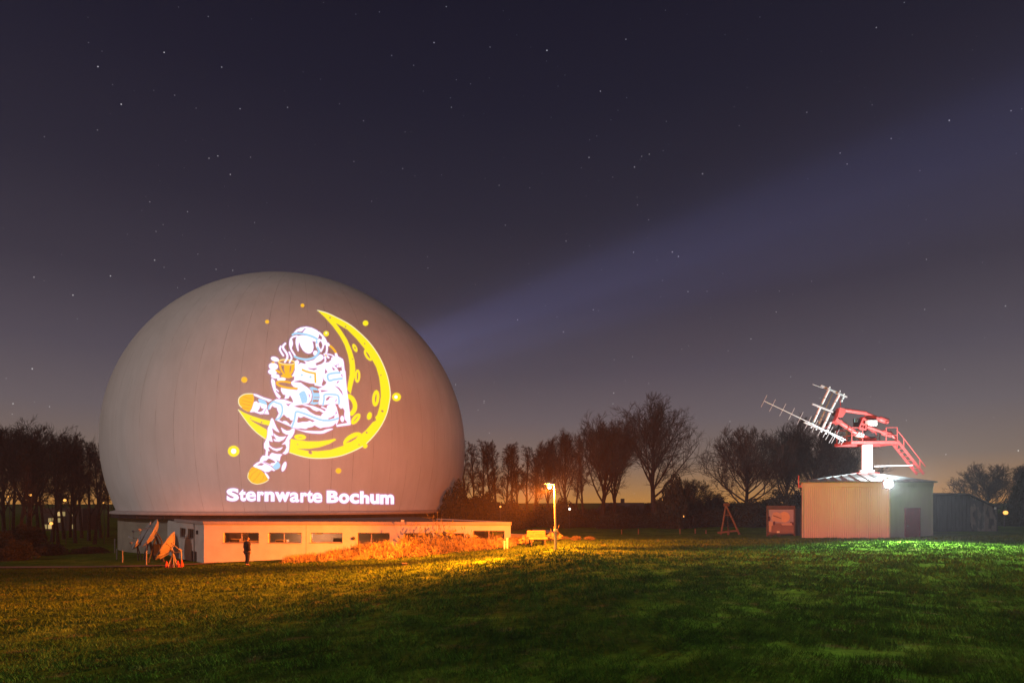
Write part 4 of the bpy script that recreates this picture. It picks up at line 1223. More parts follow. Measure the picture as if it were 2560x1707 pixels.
# helical tube array
arr = thing('tube_antenna_array', tuple(A(700, 730, -.2)), 'square array of slanted white antenna tubes on the red mount head', 'antenna array')
for pl in (((410, 185), (920, 412), -.1), ((240, 545), (645, 705), -.6), ((80, 905), (575, 1105), -.6)):
    MB().beam(A(*pl[0], pl[2]), A(*pl[1], pl[2]), .10, .10).build('boom', M_alu, arr)
MB().beam(A(520, 240, .15), A(840, 375, .15), .09, .16).build('boom_brace', M_alu, arr)
for x0_, y0_, x1_, y1_, d_ in ((562, 272, 402, 600, -.3), (396, 612, 268, 895, -.5), (765, 372, 612, 655, -.3), (578, 722, 440, 1040, -.55), (478, 690, 362, 955, -.2), (602, 905, 540, 1065, -.1), (850, 412, 802, 512, .1)):
    p0_, p1_ = A(x0_, y0_, d_), A(x1_, y1_, d_)
    tb = MB().tube([p0_, p1_], .085, 12).build('tube', M_white, arr, smooth=True)
    nseg = max(2, int((p1_ - p0_).length / .5))
    for k in range(1, nseg):
        q = p0_.lerp(p1_, k / nseg); dd_ = (p1_ - p0_).normalized() * .02
        MB().tube([q - dd_, q + dd_], .092, 12).build('band', M_steel, tb)
M_brass = mat('brown_rod', (.30, .17, .06), (.24, .13, .05), rough=.6)
MB().tube([A(640, 330, .2), A(500, 640, .2)], .03, 6).build('cable_rod', M_brass, arr)
MB().tube([A(770, 385, -.1), A(802, 600, -.2)], .028, 6).build('strut', M_red, arr)
MB().tube([A(480, 1022, -.5), A(695, 878, -.5)], .028, 6).build('strut', M_red, arr)
for x_, y_ in ((583, 218), (783, 292), (865, 350), (222, 1000), (320, 1040), (418, 1082), (510, 1118), (345, 598), (455, 645)):
    MB().tube([A(x_ - 8, y_ - 3, -.2), A(x_ + 8, y_ + 3, -.2)], .06, 8).build('clamp', M_alu, arr)

# long yagi aerials
yg = thing('yagi_antenna', tuple(A5(700, 650, -.8)), 'long thin yagi aerial with cross rods sticking out past the tube array', 'antenna')
MB().tube([A5(145, 387, -.8), A5(1100, 842, -.8)], .030, 6).build('boom', M_alu, yg)
for xa, ya, xb, yb in ((176, 318, 106, 457), (277, 368, 204, 510), (399, 420, 325, 562), (501, 470, 430, 607), (602, 516, 534, 657), (699, 566, 627, 709), (775, 610, 705, 752), (850, 640, 775, 795), (910, 665, 835, 812), (952, 690, 864, 842)):
    MB().tube([A5(xa, ya, -.8), A5(xb, yb, -.8)], .018, 5).build('element', M_alu, yg)
yg2 = thing('yagi_antenna', tuple(A5(950, 800, -.4)), 'short thin yagi aerial with cross rods running in behind the platform railing', 'antenna')
MB().tube([A5(700, 640, -.4), A5(1078, 862, -.4)], .026, 6).build('boom', M_alu, yg2)
for xa, ya, xb, yb in ((1027, 722, 934, 882), (985, 742, 905, 880), (1060, 800, 1018, 888), (1085, 830, 1045, 905)):
    MB().tube([A5(xa, ya, -.4), A5(xb, yb, -.4)], .018, 5).build('element', M_alu, yg2)
yg3 = thing('yagi_antenna', tuple(A5(780, 210, -.1)), 'short bare aerial rod along the top boom of the tube array', 'antenna')
MB().tube([A5(712, 190, -.1), A5(880, 250, -.1)], .022, 6).build('boom', M_alu, yg3)
MB().tube([A5(860, 238, -.1), A5(900, 252, -.1)], .045, 6).build('feed', M_steel, yg3)

# ------------------------------------------------------------------ picture projector in the meadow, behind the camera
pj = Vector((-13.0, -5.0, 1.55))
M_case = mat('projector_case', (.05, .05, .055), (.04, .04, .045), rough=.5)
prj = thing('picture_projector', (pj.x, pj.y, GH(pj.x, pj.y)), 'dark boxy picture projector on a stand aimed at the radome', 'projector')
aimv = (DC + Vector((0, 0, 3.0)) - pj).normalized()
Rp = aimv.to_track_quat('Y', 'Z').to_matrix()
MB().box(pj - aimv * .45, (.6, .7, .42), R=Rp).build('case', M_case, prj, bevel=.03)
MB().tube([pj - aimv * .1, pj - aimv * .02], .12, 20, cap=False).build('lens_barrel', M_steel, prj)
# added unseen flap: keeps the spot off everything below the foot of the radome
cut = (Vector((DC.x, DC.y - 18.5, ZCUT + .02)) - pj).normalized()
side = cut.cross(Vector((0, 0, 1))).normalized()
q0 = pj + cut * .25; q1 = pj + cut * .70
MB().prism([q1 - side * .6, q1 + side * .6, q1 + side * .6 - Vector((0, 0, .7)), q1 - side * .6 - Vector((0, 0, .7))], cut * .01).build('added_flap', M_case, prj)
for s_ in (-.3, .3):
    MB().tube([pj - aimv * .45 + side * s_ * .8, Vector((pj.x + s_, pj.y - .5, GH(pj.x, pj.y) - .02))], .03, 6).build('stand_leg', M_steel, prj)
MB().tube([pj - aimv * .45, Vector((pj.x, pj.y + .3, GH(pj.x, pj.y) - .02))], .03, 6).build('stand_leg', M_steel, prj)
pd = bpy.data.lights.new('projector_light', 'SPOT'); pd.energy = 38000; pd.color = (1.0, .83, .82); pd.shadow_soft_size = .004
pd.spot_size = math.radians(37); pd.spot_blend = .35
po = bpy.data.objects.new('projector_light', pd); COL.objects.link(po); po.parent = prj
po.location = pj - prj.location; po.rotation_euler = aimv.to_track_quat('-Z', 'Y').to_euler()

# ------------------------------------------------------------------ searchlight on a mast behind the radome, its beam crossing the sky
s0 = P(300, 1140, 600); s1 = P(2560, 345, 62)
sea = thing('searchlight', (s0.x, s0.y, G(s0.x, s0.y)), 'far searchlight on a mast behind the radome throwing a pale blue beam', 'searchlight')
MB().tube([(s0.x, s0.y, G(s0.x, s0.y) - .3), (s0.x, s0.y, s0.z - .5)], [.3, .18], 10).build('mast', M_grey, sea)
sd_ = (s1 - s0).normalized(); Rs = sd_.to_track_quat('Z', 'Y').to_matrix()
MB().lathe([(.0, -.7), (.4, -.65), (.55, -.3), (.58, .1), (.52, .1)], s0, 20, R=Rs).build('housing', M_steel, sea, smooth=True)
for nm, en, ang_, aim in (('searchlight_beam', 5.2e8, .95, P(2560, 290, 62)), ('searchlight_side_beam', 3.6e8, .5, P(2560, 440, 62)), ('searchlight_spill', 1.5e8, 2.4, P(2560, 370, 62))):
    bd_ = bpy.data.lights.new(nm, 'SPOT'); bd_.energy = en; bd_.color = (.34, .38, 1.0); bd_.shadow_soft_size = .05
    bd_.spot_size = math.radians(ang_); bd_.spot_blend = 1.0
    bo_ = bpy.data.objects.new(nm, bd_); COL.objects.link(bo_); bo_.parent = sea
    bo_.location = s0 + sd_ * .2 - sea.location; bo_.rotation_euler = (aim - s0).to_track_quat('-Z', 'Y').to_euler()
# ------------------------------------------------------------------ poster board, panel, shed, wooden frame
BD = 43.0


def BP(x, y, d=0.0):
    return P(1900 + x / 7.468, 1160 + y / 7.468, BD + d)


bd0, bd1 = BP(130, 1310), BP(648, 785)
poster = thing('poster_board', (bd0.x + .8, BD, bd0.z - .5), 'framed outdoor poster with a picture of white domes beside the hut', 'poster')
M_pf = mat('poster_frame', (.12, .075, .06), (.09, .06, .05), rough=.7)
for a_, b_ in (((130, 800), (648, 800)), ((130, 1305), (648, 1305))):
    MB().beam(BP(*a_, -.03), BP(*b_, -.03), .1, .22 if a_[1] == 800 else .1).build('frame_rail', M_pf, poster)
for x_ in (136, 642):
    MB().beam(BP(x_, 790, -.03), BP(x_, 1400, -.03), .09, .09).build('post', M_pf, poster)


def flat(name, c, pts, d):
    q = [BP(x_, y_, d) for x_, y_ in pts]
    return MB().prism(q, (0, .004, 0)).build(name, c, PR)


m_ = MB().prism([BP(x_, y_, .0) for x_, y_ in ((140, 840), (640, 840), (640, 1300), (140, 1300))], (0, .05, 0))
PR = m_.build('print', mat('print_sky', (.34, .34, .55), (.40, .38, .52), scale=.5, rough=.5), poster)
el = lambda cx, cy, rx, ry, a0=0, a1=360: [(cx + rx * math.cos(math.radians(t)), cy + ry * math.sin(math.radians(t))) for t in np.linspace(a0, a1, 24, endpoint=(a1 - a0 < 360))]
mc = mat('print_cream', (.72, .50, .34), (.66, .45, .31), scale=3, rough=.5); mp_ = mat('print_plum', (.12, .05, .09), (.10, .04, .08), rough=.5)
mg_ = mat('print_brown', (.30, .19, .17), (.24, .15, .15), scale=2, rough=.5); mpk = mat('print_pink', (.60, .45, .40), (.55, .4, .36), rough=.5)
flat('printed_ground', mg_, [(140, 1120), (250, 1095), (640, 1110), (640, 1300), (140, 1300)], -.006)
flat('printed_dome', mc, el(455, 985, 105, 100), -.010)
flat('printed_dome', mpk, [(212, 1010), (245, 900), (320, 890), (400, 930), (410, 1080), (240, 1060)], -.014)
flat('printed_edge', mg_, [(245, 945), (330, 975), (400, 1005), (395, 1022), (320, 995), (245, 968)], -.018)
flat('printed_tree', mp_, el(168, 1015, 28, 48), -.014)
flat('printed_tree', mp_, [(560, 1070), (640, 1085), (640, 1140), (570, 1110)], -.014)
flat('printed_building', mpk, [(145, 1070), (235, 1065), (240, 1140), (215, 1150), (210, 1260), (165, 1255), (165, 1150), (145, 1140)], -.018)
flat('printed_door', mp_, el(265, 1098, 20, 38), -.022)
flat('printed_wall', mpk, [(390, 1105), (590, 1095), (605, 1140), (420, 1138)], -.022)
q0, q1 = BP(655, 1325, .3), BP(802, 825, .3)
t = thing('grey_panel', (q0.x + .5, q0.y, q0.z - .3), 'plain dark grey panel standing between the poster and the hut', 'panel')
MB().box(((q0.x + q1.x) / 2, q0.y, (q0.z + q1.z) / 2 - .15), (q1.x - q0.x, .05, q1.z - q0.z + .3)).build('sheet', M_darkwood, t)
for x_ in (q0.x + .05, q1.x - .05):
    MB().box((x_, q0.y - .04, (q0.z + q1.z) / 2 - .15), (.06, .03, q1.z - q0.z + .3)).build('batten', M_steel, t)
q = BP(260, 1320, -.8); z = G(q.x, q.y)
t = thing('low_trolley', (q.x, q.y, z), 'low dark trolley with a small pale box under the poster', 'trolley')
MB().box((q.x, q.y, z + .24), (.75, .4, .08)).build('deck', M_wood, t)
for s_ in (-.28, .28):
    MB().tube([(q.x + s_, q.y - .2, z + .1), (q.x + s_, q.y - .14, z + .1)], .1, 12).build('wheel', M_steel, t)
MB().box((q.x + .3, q.y - .05, z + .35), (.14, .14, .13)).build('pale_box', M_white, t)

# dark timber shed right of the hut
SD = 46.0
shed = thing('timber_shed', tuple(P(2400, 1346, SD)), 'dark timber shed with a sloping roof to the right of the hut', 'shed')
xs_ = np.linspace(2322, 2492, 19)
top = lambda x_: 1238 if x_ < 2424 else 1238 + (x_ - 2424) / 70 * 32
M_pale = mat('flaking_board', (.20, .18, .18), (.06, .065, .08), scale=1.3, rough=.85, stretch=(2, 2, .7), hi=.52)
for i in range(18):
    a_, b_ = xs_[i] + .4, xs_[i + 1] - .4
    d_ = .02 * ((i * 7) % 3)
    MB().prism([P(a_, 1352, SD + d_), P(b_, 1352, SD + d_), P(b_, top(b_), SD + d_), P(a_, top(a_), SD + d_)], (0, .05, 0)).build('board', M_pale if i > 10 else M_darkwood, shed)
MB().prism([P(2320, 1350, SD + .08), P(2494, 1350, SD + .08), P(2494, 1272, SD + .08), P(2424, 1240, SD + .08), P(2320, 1240, SD + .08)], (0, 5, 0)).build('body', M_darkwood, shed)
for p0_, p1_ in (((2318, 1235), (2424, 1235)), ((2424, 1235), (2502, 1271))):
    a_, b_ = P(*p0_, SD - .3), P(*p1_, SD - .3)
    m_ = MB(); m_.prism([a_, b_, b_ + Vector((0, 0, .07)), a_ + Vector((0, 0, .07))], (0, 6, 0))
    for k in range(1, 12):
        q = a_.lerp(b_, k / 12); m_.beam(q + Vector((0, 0, .09)), q + Vector((0, 6, .09)), .07, .04)
    m_.build('roof', M_steel, shed)
MB().box(P(2488, 1270, SD - .2), (.1, .1, .18)).build('gutter_end', M_white, shed)

# wooden tripod frame
TD = 46.0


def TP(x, y, d=0.0):
    return P(1760 + x / 11.2, 1230 + y / 11.2, TD + d)


tri = thing('wooden_tripod_frame', tuple(TP(700, 1290)), 'weathered wooden tripod frame on a low timber base between the trees and poster', 'timber frame')
for a_, b_, w_ in ((TP(620, 380, 0), TP(1040, 1290, -.4), .16), (TP(610, 360, .1), TP(455, 1290, -.3), .14), (TP(640, 350, .1), TP(700, 1290, 1.2), .14)):
    MB().tube([a_, a_.lerp(b_, .5) + Vector((.02, 0, 0)), b_], [w_ * .42, w_ * .5, w_ * .55], 8).build('leg', M_wood, tri)
MB().beam(TP(380, 1130, -.5), TP(970, 1068, -.5), .1, .14).build('base_beam', M_wood, tri)
MB().beam(TP(400, 1212, -.6), TP(1000, 1230, -.6), .1, .1).build('base_beam', M_wood, tri)
MB().beam(TP(410, 1282, -.7), TP(610, 1282, -.7), .3, .08).build('step', M_wood, tri)
MB().beam(TP(670, 1080, -.55), TP(690, 1290, -.55), .1, .14).build('base_post', M_wood, tri)
MB().beam(TP(560, 640, 0), TP(720, 640, .1), .08, .1).build('cross_tie', M_wood, tri)
MB().tube([TP(560, 350, .05), TP(700, 345, .05)], .14, 8).build('head_block', M_wood, tri)

# posts of a wire fence beyond the meadow
for k, (px, y0_, y1_) in enumerate(((1554, 1324, 1342), (1596, 1323, 1343), (1700, 1322, 1344), (1738, 1322, 1342), (1765, 1325, 1343))):
    d_ = 47.5
    a_, b_ = P(px, y1_ + 8, d_), P(px, y0_, d_)
    t = thing('fence_post', (a_.x, a_.y, a_.z), 'thin grey fence post in front of the dark hedge beyond the meadow', 'post', 'fence posts along the dark hedge')
    MB().tube([a_, b_], [.05, .045], 6).build('shaft', M_wood, t)
    MB().tube([b_, b_ + Vector((0, 0, .03))], [.055, .02], 6).build('cap', M_wood, t)

# ------------------------------------------------------------------ satellite dishes, cones, posts on the left
M_dish = mat('dish_paint', (.46, .45, .43), (.38, .37, .36), scale=2.5, rough=.5)


def dish(centre, axis, rad, depth, label, feed=True, ribs=True):
    axis = Vector(axis).normalized()
    gz = G(centre.x, centre.y)
    t = thing('satellite_dish', (centre.x, centre.y, gz), label, 'satellite dish')
    Rm = axis.to_track_quat('Z', 'Y').to_matrix()
    prof = [(rad * k / 8, depth * ((k / 8) ** 2 - 1)) for k in range(0, 9)]
    back = [(r_, z_ - .05) for r_, z_ in prof]
    m_ = MB(); m_.lathe(prof, centre, 36, R=Rm); m_.lathe(back, centre, 36, R=Rm); m_.lathe([(rad, 0), (rad + .025, -.01), (rad + .025, -.05), (rad, -.05)], centre, 36, R=Rm)
    refl = m_.build('reflector', M_dish, t, smooth=True)
    if ribs:
        for k in range(6):
            a_ = math.pi * k / 3 + .3
            pp = [centre + Rm @ Vector((r_ * math.cos(a_), r_ * math.sin(a_), depth * ((r_ / rad) ** 2 - 1) - .09)) for r_ in (rad * .18, rad * .5, rad * .92)]
            MB().tube(pp, .028, 5).build('rib', M_dish, refl)
    if feed:
        tip = centre + Rm @ Vector((0, 0, rad * .55))
        for k in range(3):
            a_ = 2 * math.pi * k / 3 + .5
            MB().tube([centre + Rm @ Vector((rad * .95 * math.cos(a_), rad * .95 * math.sin(a_), -.02)), tip], .016, 5).build('feed_strut', M_grey, t)
        MB().lathe([(.0, .12), (.07, .1), (.09, 0), (.05, -.1)], tip, 10, R=Rm).build('feed_horn', M_grey, t)
    return t, Rm


def DP(x, y, d):
    return P(280 + x / 9.8, 1270 + y / 9.8, d)


c = DP(1290, 905, 38.0)
t, Rm = dish(c, (-.80, -.33, .50), 1.04, .40, 'satellite dish with its back lit orange, ringed by traffic cones', feed=False)
hub = DP(1495, 1090, 38.0); gz = G(hub.x, hub.y) + .02
MB().tube([c + Rm @ Vector((0, 0, -.42)), hub], .09, 10).build('hub_tube', M_dish, t)
for x_, y_, dd in ((1360, 1420, -.35), (1400, 1435, -.6), (1640, 1420, -.45), (1520, 1440, -.7), (1590, 1400, .5)):
    q = DP(x_, y_, 38 + dd)
    MB().tube([hub, (q.x, q.y, GH(q.x, q.y))], .035, 6).build('leg', M_dish, t)
q = DP(1695, 1065, 37.9)
MB().tube([hub, q], .04, 6).build('side_arm', M_dish, t)
MB().tube([q, (q.x + .02, q.y, GH(q.x, q.y))], .04, 6).build('leg', M_dish, t)
MB().tube([DP(1420, 820, 37.7), DP(1640, 1005, 37.7), DP(1695, 1050, 37.8)], .03, 6).build('actuator', M_dish, t)
MB().tube([DP(1640, 1000, 37.75), DP(1700, 1050, 37.75)], .07, 8).build('actuator_motor', M_dish, t)
MB().tube([DP(1180, 1235, 37.7), DP(1400, 1110, 37.9)], .03, 6).build('lower_strut', M_dish, t)
a_, b_ = DP(1395, 1425, 37.6), DP(1590, 1425, 37.6)
MB().beam((a_.x, a_.y, GH(a_.x, a_.y) + .04), (b_.x, b_.y, GH(b_.x, b_.y) + .04), .06, .05).build('foot_bar', M_dish, t)


def dish_stand(t, hub, feet, r_=.06):
    for f_ in feet:
        MB().tube([hub, f_], r_, 6).build('leg', M_steel, t)


c = DP(900, 610, 43.5)
t, Rm = dish(c, (-.74, -.62, .48), 1.16, .36, 'grey satellite dish leaning in front of another by the drum wall')
hub = c + Rm @ Vector((0, 0, -.55)); z = G(hub.x, hub.y) - .1
dish_stand(t, hub, [(hub.x - .5, hub.y - .2, z), (hub.x + .7, hub.y - .1, z), (hub.x + .1, hub.y + .6, z)])
MB().tube([DP(1060, 540, 43.6), DP(1220, 800, 43.6), DP(1225, 1130, 43.6)], .05, 6).build('back_frame', M_steel, t)
MB().box((hub.x + .15, hub.y, z + 1.05), (.5, .4, .9)).build('equipment_box', M_steel, t, bevel=.03)
c = DP(735, 655, 46.5)
t, Rm = dish(c, (-.74, -.58, .50), 1.22, .36, 'grey satellite dish half hidden behind the one in front of it')
hub = c + Rm @ Vector((0, 0, -.55)); z = G(hub.x, hub.y) - .1
dish_stand(t, hub, [(hub.x - .3, hub.y - .2, z), (hub.x + .5, hub.y - .1, z), (hub.x + .1, hub.y + .6, z)], .09)
c = DP(550, 875, 45.5)
t, Rm = dish(c, (-.76, -.60, .45), .48, .14, 'small pale satellite dish low beside the two leaning grey dishes', ribs=False)
hub = c + Rm @ Vector((0, 0, -.2)); z = G(hub.x, hub.y) - .1
dish_stand(t, hub, [(hub.x + .1, hub.y, z), (hub.x + .35, hub.y + .1, z)], .04)

M_cone = mat('traffic_cone_plastic', (.85, .10, .03), (.75, .08, .025), scale=5, rough=.5)
for x_, y_, dd in ((1340, 1440, 37.6), (1445, 1480, 37.0), (1615, 1480, 37.0), (1715, 1440, 37.6)):
    q = DP(x_, y_, dd); z = GH(q.x, q.y) + .01
    t = thing('traffic_cone', (q.x, q.y, z), 'orange red traffic cone at the foot of the orange lit dish', 'traffic cone', 'traffic cones round the dish stand')
    MB().box((q.x, q.y, z + .02), (.30, .30, .04), rz=.4).build('base', M_cone, t)
    MB().lathe([(.115, .04), (.10, .08), (.028, .46), (0, .47)], (q.x, q.y, z), 14).build('cone', M_cone, t, smooth=True)
for px, y0_, y1_, d_, lab in ((366, 1355, 1417, 39.5, 'tall pinkish pole planted beside the path left of the front dish'), (292, 1373, 1402, 47, 'short pale fence post left of the dishes, farther from the path'),
                              (306.5, 1377, 1410, 44, 'short pale fence post left of the dishes, nearer the path'), (287, 1347, 1380, 54, 'short grey fence post against the corner of the drum wall')):
    a_, b_ = P(px, y1_ + 3, d_), P(px, y0_, d_)
    t = thing('metal_post', (a_.x, a_.y, a_.z), lab, 'post')
    MB().tube([a_, b_], .045, 8).build('shaft', M_grey, t)
    MB().tube([b_, b_ + Vector((0, 0, .04))], [.055, .03], 8).build('cap', M_grey, t)
q = DP(460, 715, 51.5)
t = thing('drum_lamp', tuple(q), 'small pale bracket lamp on the drum wall beside the dishes', 'lamp')
MB().beam(q + Vector((-.2, 0, .08)), q + Vector((.2, 0, -.08)), .12, .1).build('shade', M_white, t)
MB().beam(q + Vector((.2, 0, -.08)), q + Vector((.3, .9, -.08)), .04, .04).build('arm', M_grey, t)

# ------------------------------------------------------------------ the onlooker
def skin_mesh(name, joints, bones, material, parent=None, sub=2, root=0):
    me = bpy.data.meshes.new(name)
    me.from_pydata([j[0] for j in joints], bones, [])
    o = bpy.data.objects.new(name, me); COL.objects.link(o)
    bpy.context.view_layer.objects.active = o
    sk = o.modifiers.new('skin', 'SKIN')
    for i, j in enumerate(joints):
        r_ = j[1]; me.skin_vertices[0].data[i].radius = r_ if hasattr(r_, '__len__') else (r_, r_)
    me.skin_vertices[0].data[root].use_root = True
    ss = o.modifiers.new('sub', 'SUBSURF'); ss.levels = sub; ss.render_levels = sub
    dg = bpy.context.evaluated_depsgraph_get()
    nm = bpy.data.meshes.new_from_object(o.evaluated_get(dg))
    bpy.data.objects.remove(o); bpy.data.meshes.remove(me)
    nm.materials.clear(); nm.materials.append(material)
    for p in nm.polygons: p.use_smooth = True
    n_ = bpy.data.objects.new(name, nm); COL.objects.link(n_)
    if parent: n_.parent = parent
    return n_


M_skin = mat('skin', (.50, .30, .22), (.44, .26, .19), scale=8, rough=.6)
M_coat = mat('dark_coat', (.022, .020, .020), (.032, .028, .027), scale=6, rough=.85, bump=.2)
M_jeans = mat('dark_jeans', (.024, .026, .042), (.017, .018, .03), scale=10, rough=.85)
M_hair = mat('dark_hair', (.02, .015, .012), (.03, .022, .018), scale=30, rough=.7, stretch=(3, 3, 1))
M_shoe = mat('dark_shoe', (.02, .02, .02), (.03, .03, .03), rough=.6)
pf = P(618, 1413, 35.3)
pz = GH(pf.x, pf.y) + .01
# local frame: x right, y away from the camera (the way the figure faces, turned a little to the right)
J = [((0, 0, .96), (.15, .11)), ((0, -.01, 1.15), (.145, .11)), ((0, -.01, 1.35), (.165, .115)), ((0, 0, 1.47), (.07, .07)), ((0, .02, 1.56), (.058, .058)), ((0, .035, 1.64), (.075, .09)), ((0, .045, 1.72), (.074, .092)), ((0, .03, 1.77), (.04, .05)),
     ((.095, 0, .88), .085), ((.105, .02, .50), .058), ((.105, -.02, .09), .042), ((.11, .08, .04), .04), ((.115, .15, .03), .03),
     ((-.095, 0, .88), .085), ((-.10, .03, .50), .058), ((-.10, -.01, .09), .042), ((-.11, .09, .04), .04), ((-.115, .16, .03), .03),
     ((.22, -.01, 1.42), .058), ((.285, -.03, 1.15), .044), ((.30, .03, .93), .035), ((.303, .05, .86), (.024, .04)),
     ((-.22, -.01, 1.42), .058), ((-.275, -.04, 1.15), .044), ((-.275, .05, .93), .035), ((-.275, .07, .86), (.024, .04))]
Bn = [(0, 1), (1, 2), (2, 3), (3, 4), (4, 5), (5, 6), (6, 7), (0, 8), (8, 9), (9, 10), (10, 11), (11, 12), (0, 13), (13, 14), (14, 15), (15, 16), (16, 17), (2, 18), (18, 19), (19, 20), (20, 21), (2, 22), (22, 23), (23, 24), (24, 25)]
for side, hv in ((1, 21), (-1, 25)):
    hx, hy, hz = J[hv][0]
    for k, (dy, ln) in enumerate(((-.028, .065), (-.010, .08), (.009, .085), (.027, .075))):
        i0 = len(J)
        J += [((hx, hy + dy, hz - .045), .0095), ((hx - side * .008, hy + dy + .006, hz - .045 - ln * .5), .009), ((hx - side * .022, hy + dy + .010, hz - .045 - ln), .0075)]
        Bn += [(hv, i0), (i0, i0 + 1), (i0 + 1, i0 + 2)]
    i0 = len(J)
    J += [((hx - side * .012, hy + .045, hz - .005), .011), ((hx - side * .018, hy + .062, hz - .045), .009)]
    Bn += [(hv, i0), (i0, i0 + 1)]
person = skin_mesh('person', J, Bn, M_skin, sub=1)
person.location = (pf.x, pf.y, pz); person.rotation_euler = (0, 0, math.radians(-38))
tag(person, 'person in dark coat and jeans standing before the annex wall', 'person')
m_ = MB()
m_.tube([(0, .125, 1.675), (0, .150, 1.645), (0, .135, 1.625)], [.012, .017, .012], 6)
for s_ in (-1, 1):
    m_.tube([(s_ * .083, .03, 1.69), (s_ * .090, .02, 1.66), (s_ * .083, .03, 1.63)], [.012, .02, .010], 6)
    m_.tube([(s_ * .030, .118, 1.685), (s_ * .030, .126, 1.685)], [.012, .008], 6)
m_.tube([(-.025, .115, 1.605), (0, .124, 1.60), (.025, .115, 1.605)], .008, 5)
fa = m_.build('face_features', M_skin); fa.parent = person
JC = [((0, 0, .84), (.225, .19)), ((0, -.01, 1.05), (.23, .19)), ((0, -.01, 1.22), (.23, .18)), ((0, -.01, 1.38), (.215, .165)), ((0, 0, 1.48), (.10, .10)), ((.235, -.01, 1.42), .09), ((.30, -.03, 1.15), .078), ((.305, .03, .93), .062),
      ((-.235, -.01, 1.42), .09), ((-.29, -.04, 1.15), .078), ((-.285, .05, .93), .062)]
coat = skin_mesh('coat', JC, [(0, 1), (1, 2), (2, 3), (3, 4), (3, 5), (5, 6), (6, 7), (3, 8), (8, 9), (9, 10)], M_coat, person)
MB().lathe([(.085, 0), (.10, .04), (.105, .075), (.095, .075)], (0, .005, 1.475), 16).build('collar', M_coat, None, smooth=True).parent = coat
JT = [((0, 0, .93), (.175, .14)), ((.10, 0, .83), .115), ((.11, .02, .50), .088), ((.105, -.02, .11), .070), ((-.10, 0, .83), .115), ((-.106, .03, .50), .088), ((-.10, -.01, .11), .070)]
skin_mesh('trousers', JT, [(0, 1), (1, 2), (2, 3), (0, 4), (4, 5), (5, 6)], M_jeans, person)
for s_, y_ in ((.108, 0), (-.108, .01)):
    skin_mesh('shoe', [((s_, y_ - .06, .05), (.048, .045)), ((s_, y_ + .05, .045), (.05, .04)), ((s_ * 1.08, y_ + .18, .032), (.045, .028))], [(0, 1), (1, 2)], M_shoe, person, sub=1)
skin_mesh('hair', [((0, -.035, 1.62), (.070, .05)), ((0, -.02, 1.70), (.086, .085)), ((0, .03, 1.765), (.078, .085))], [(0, 1), (1, 2)], M_hair, person)

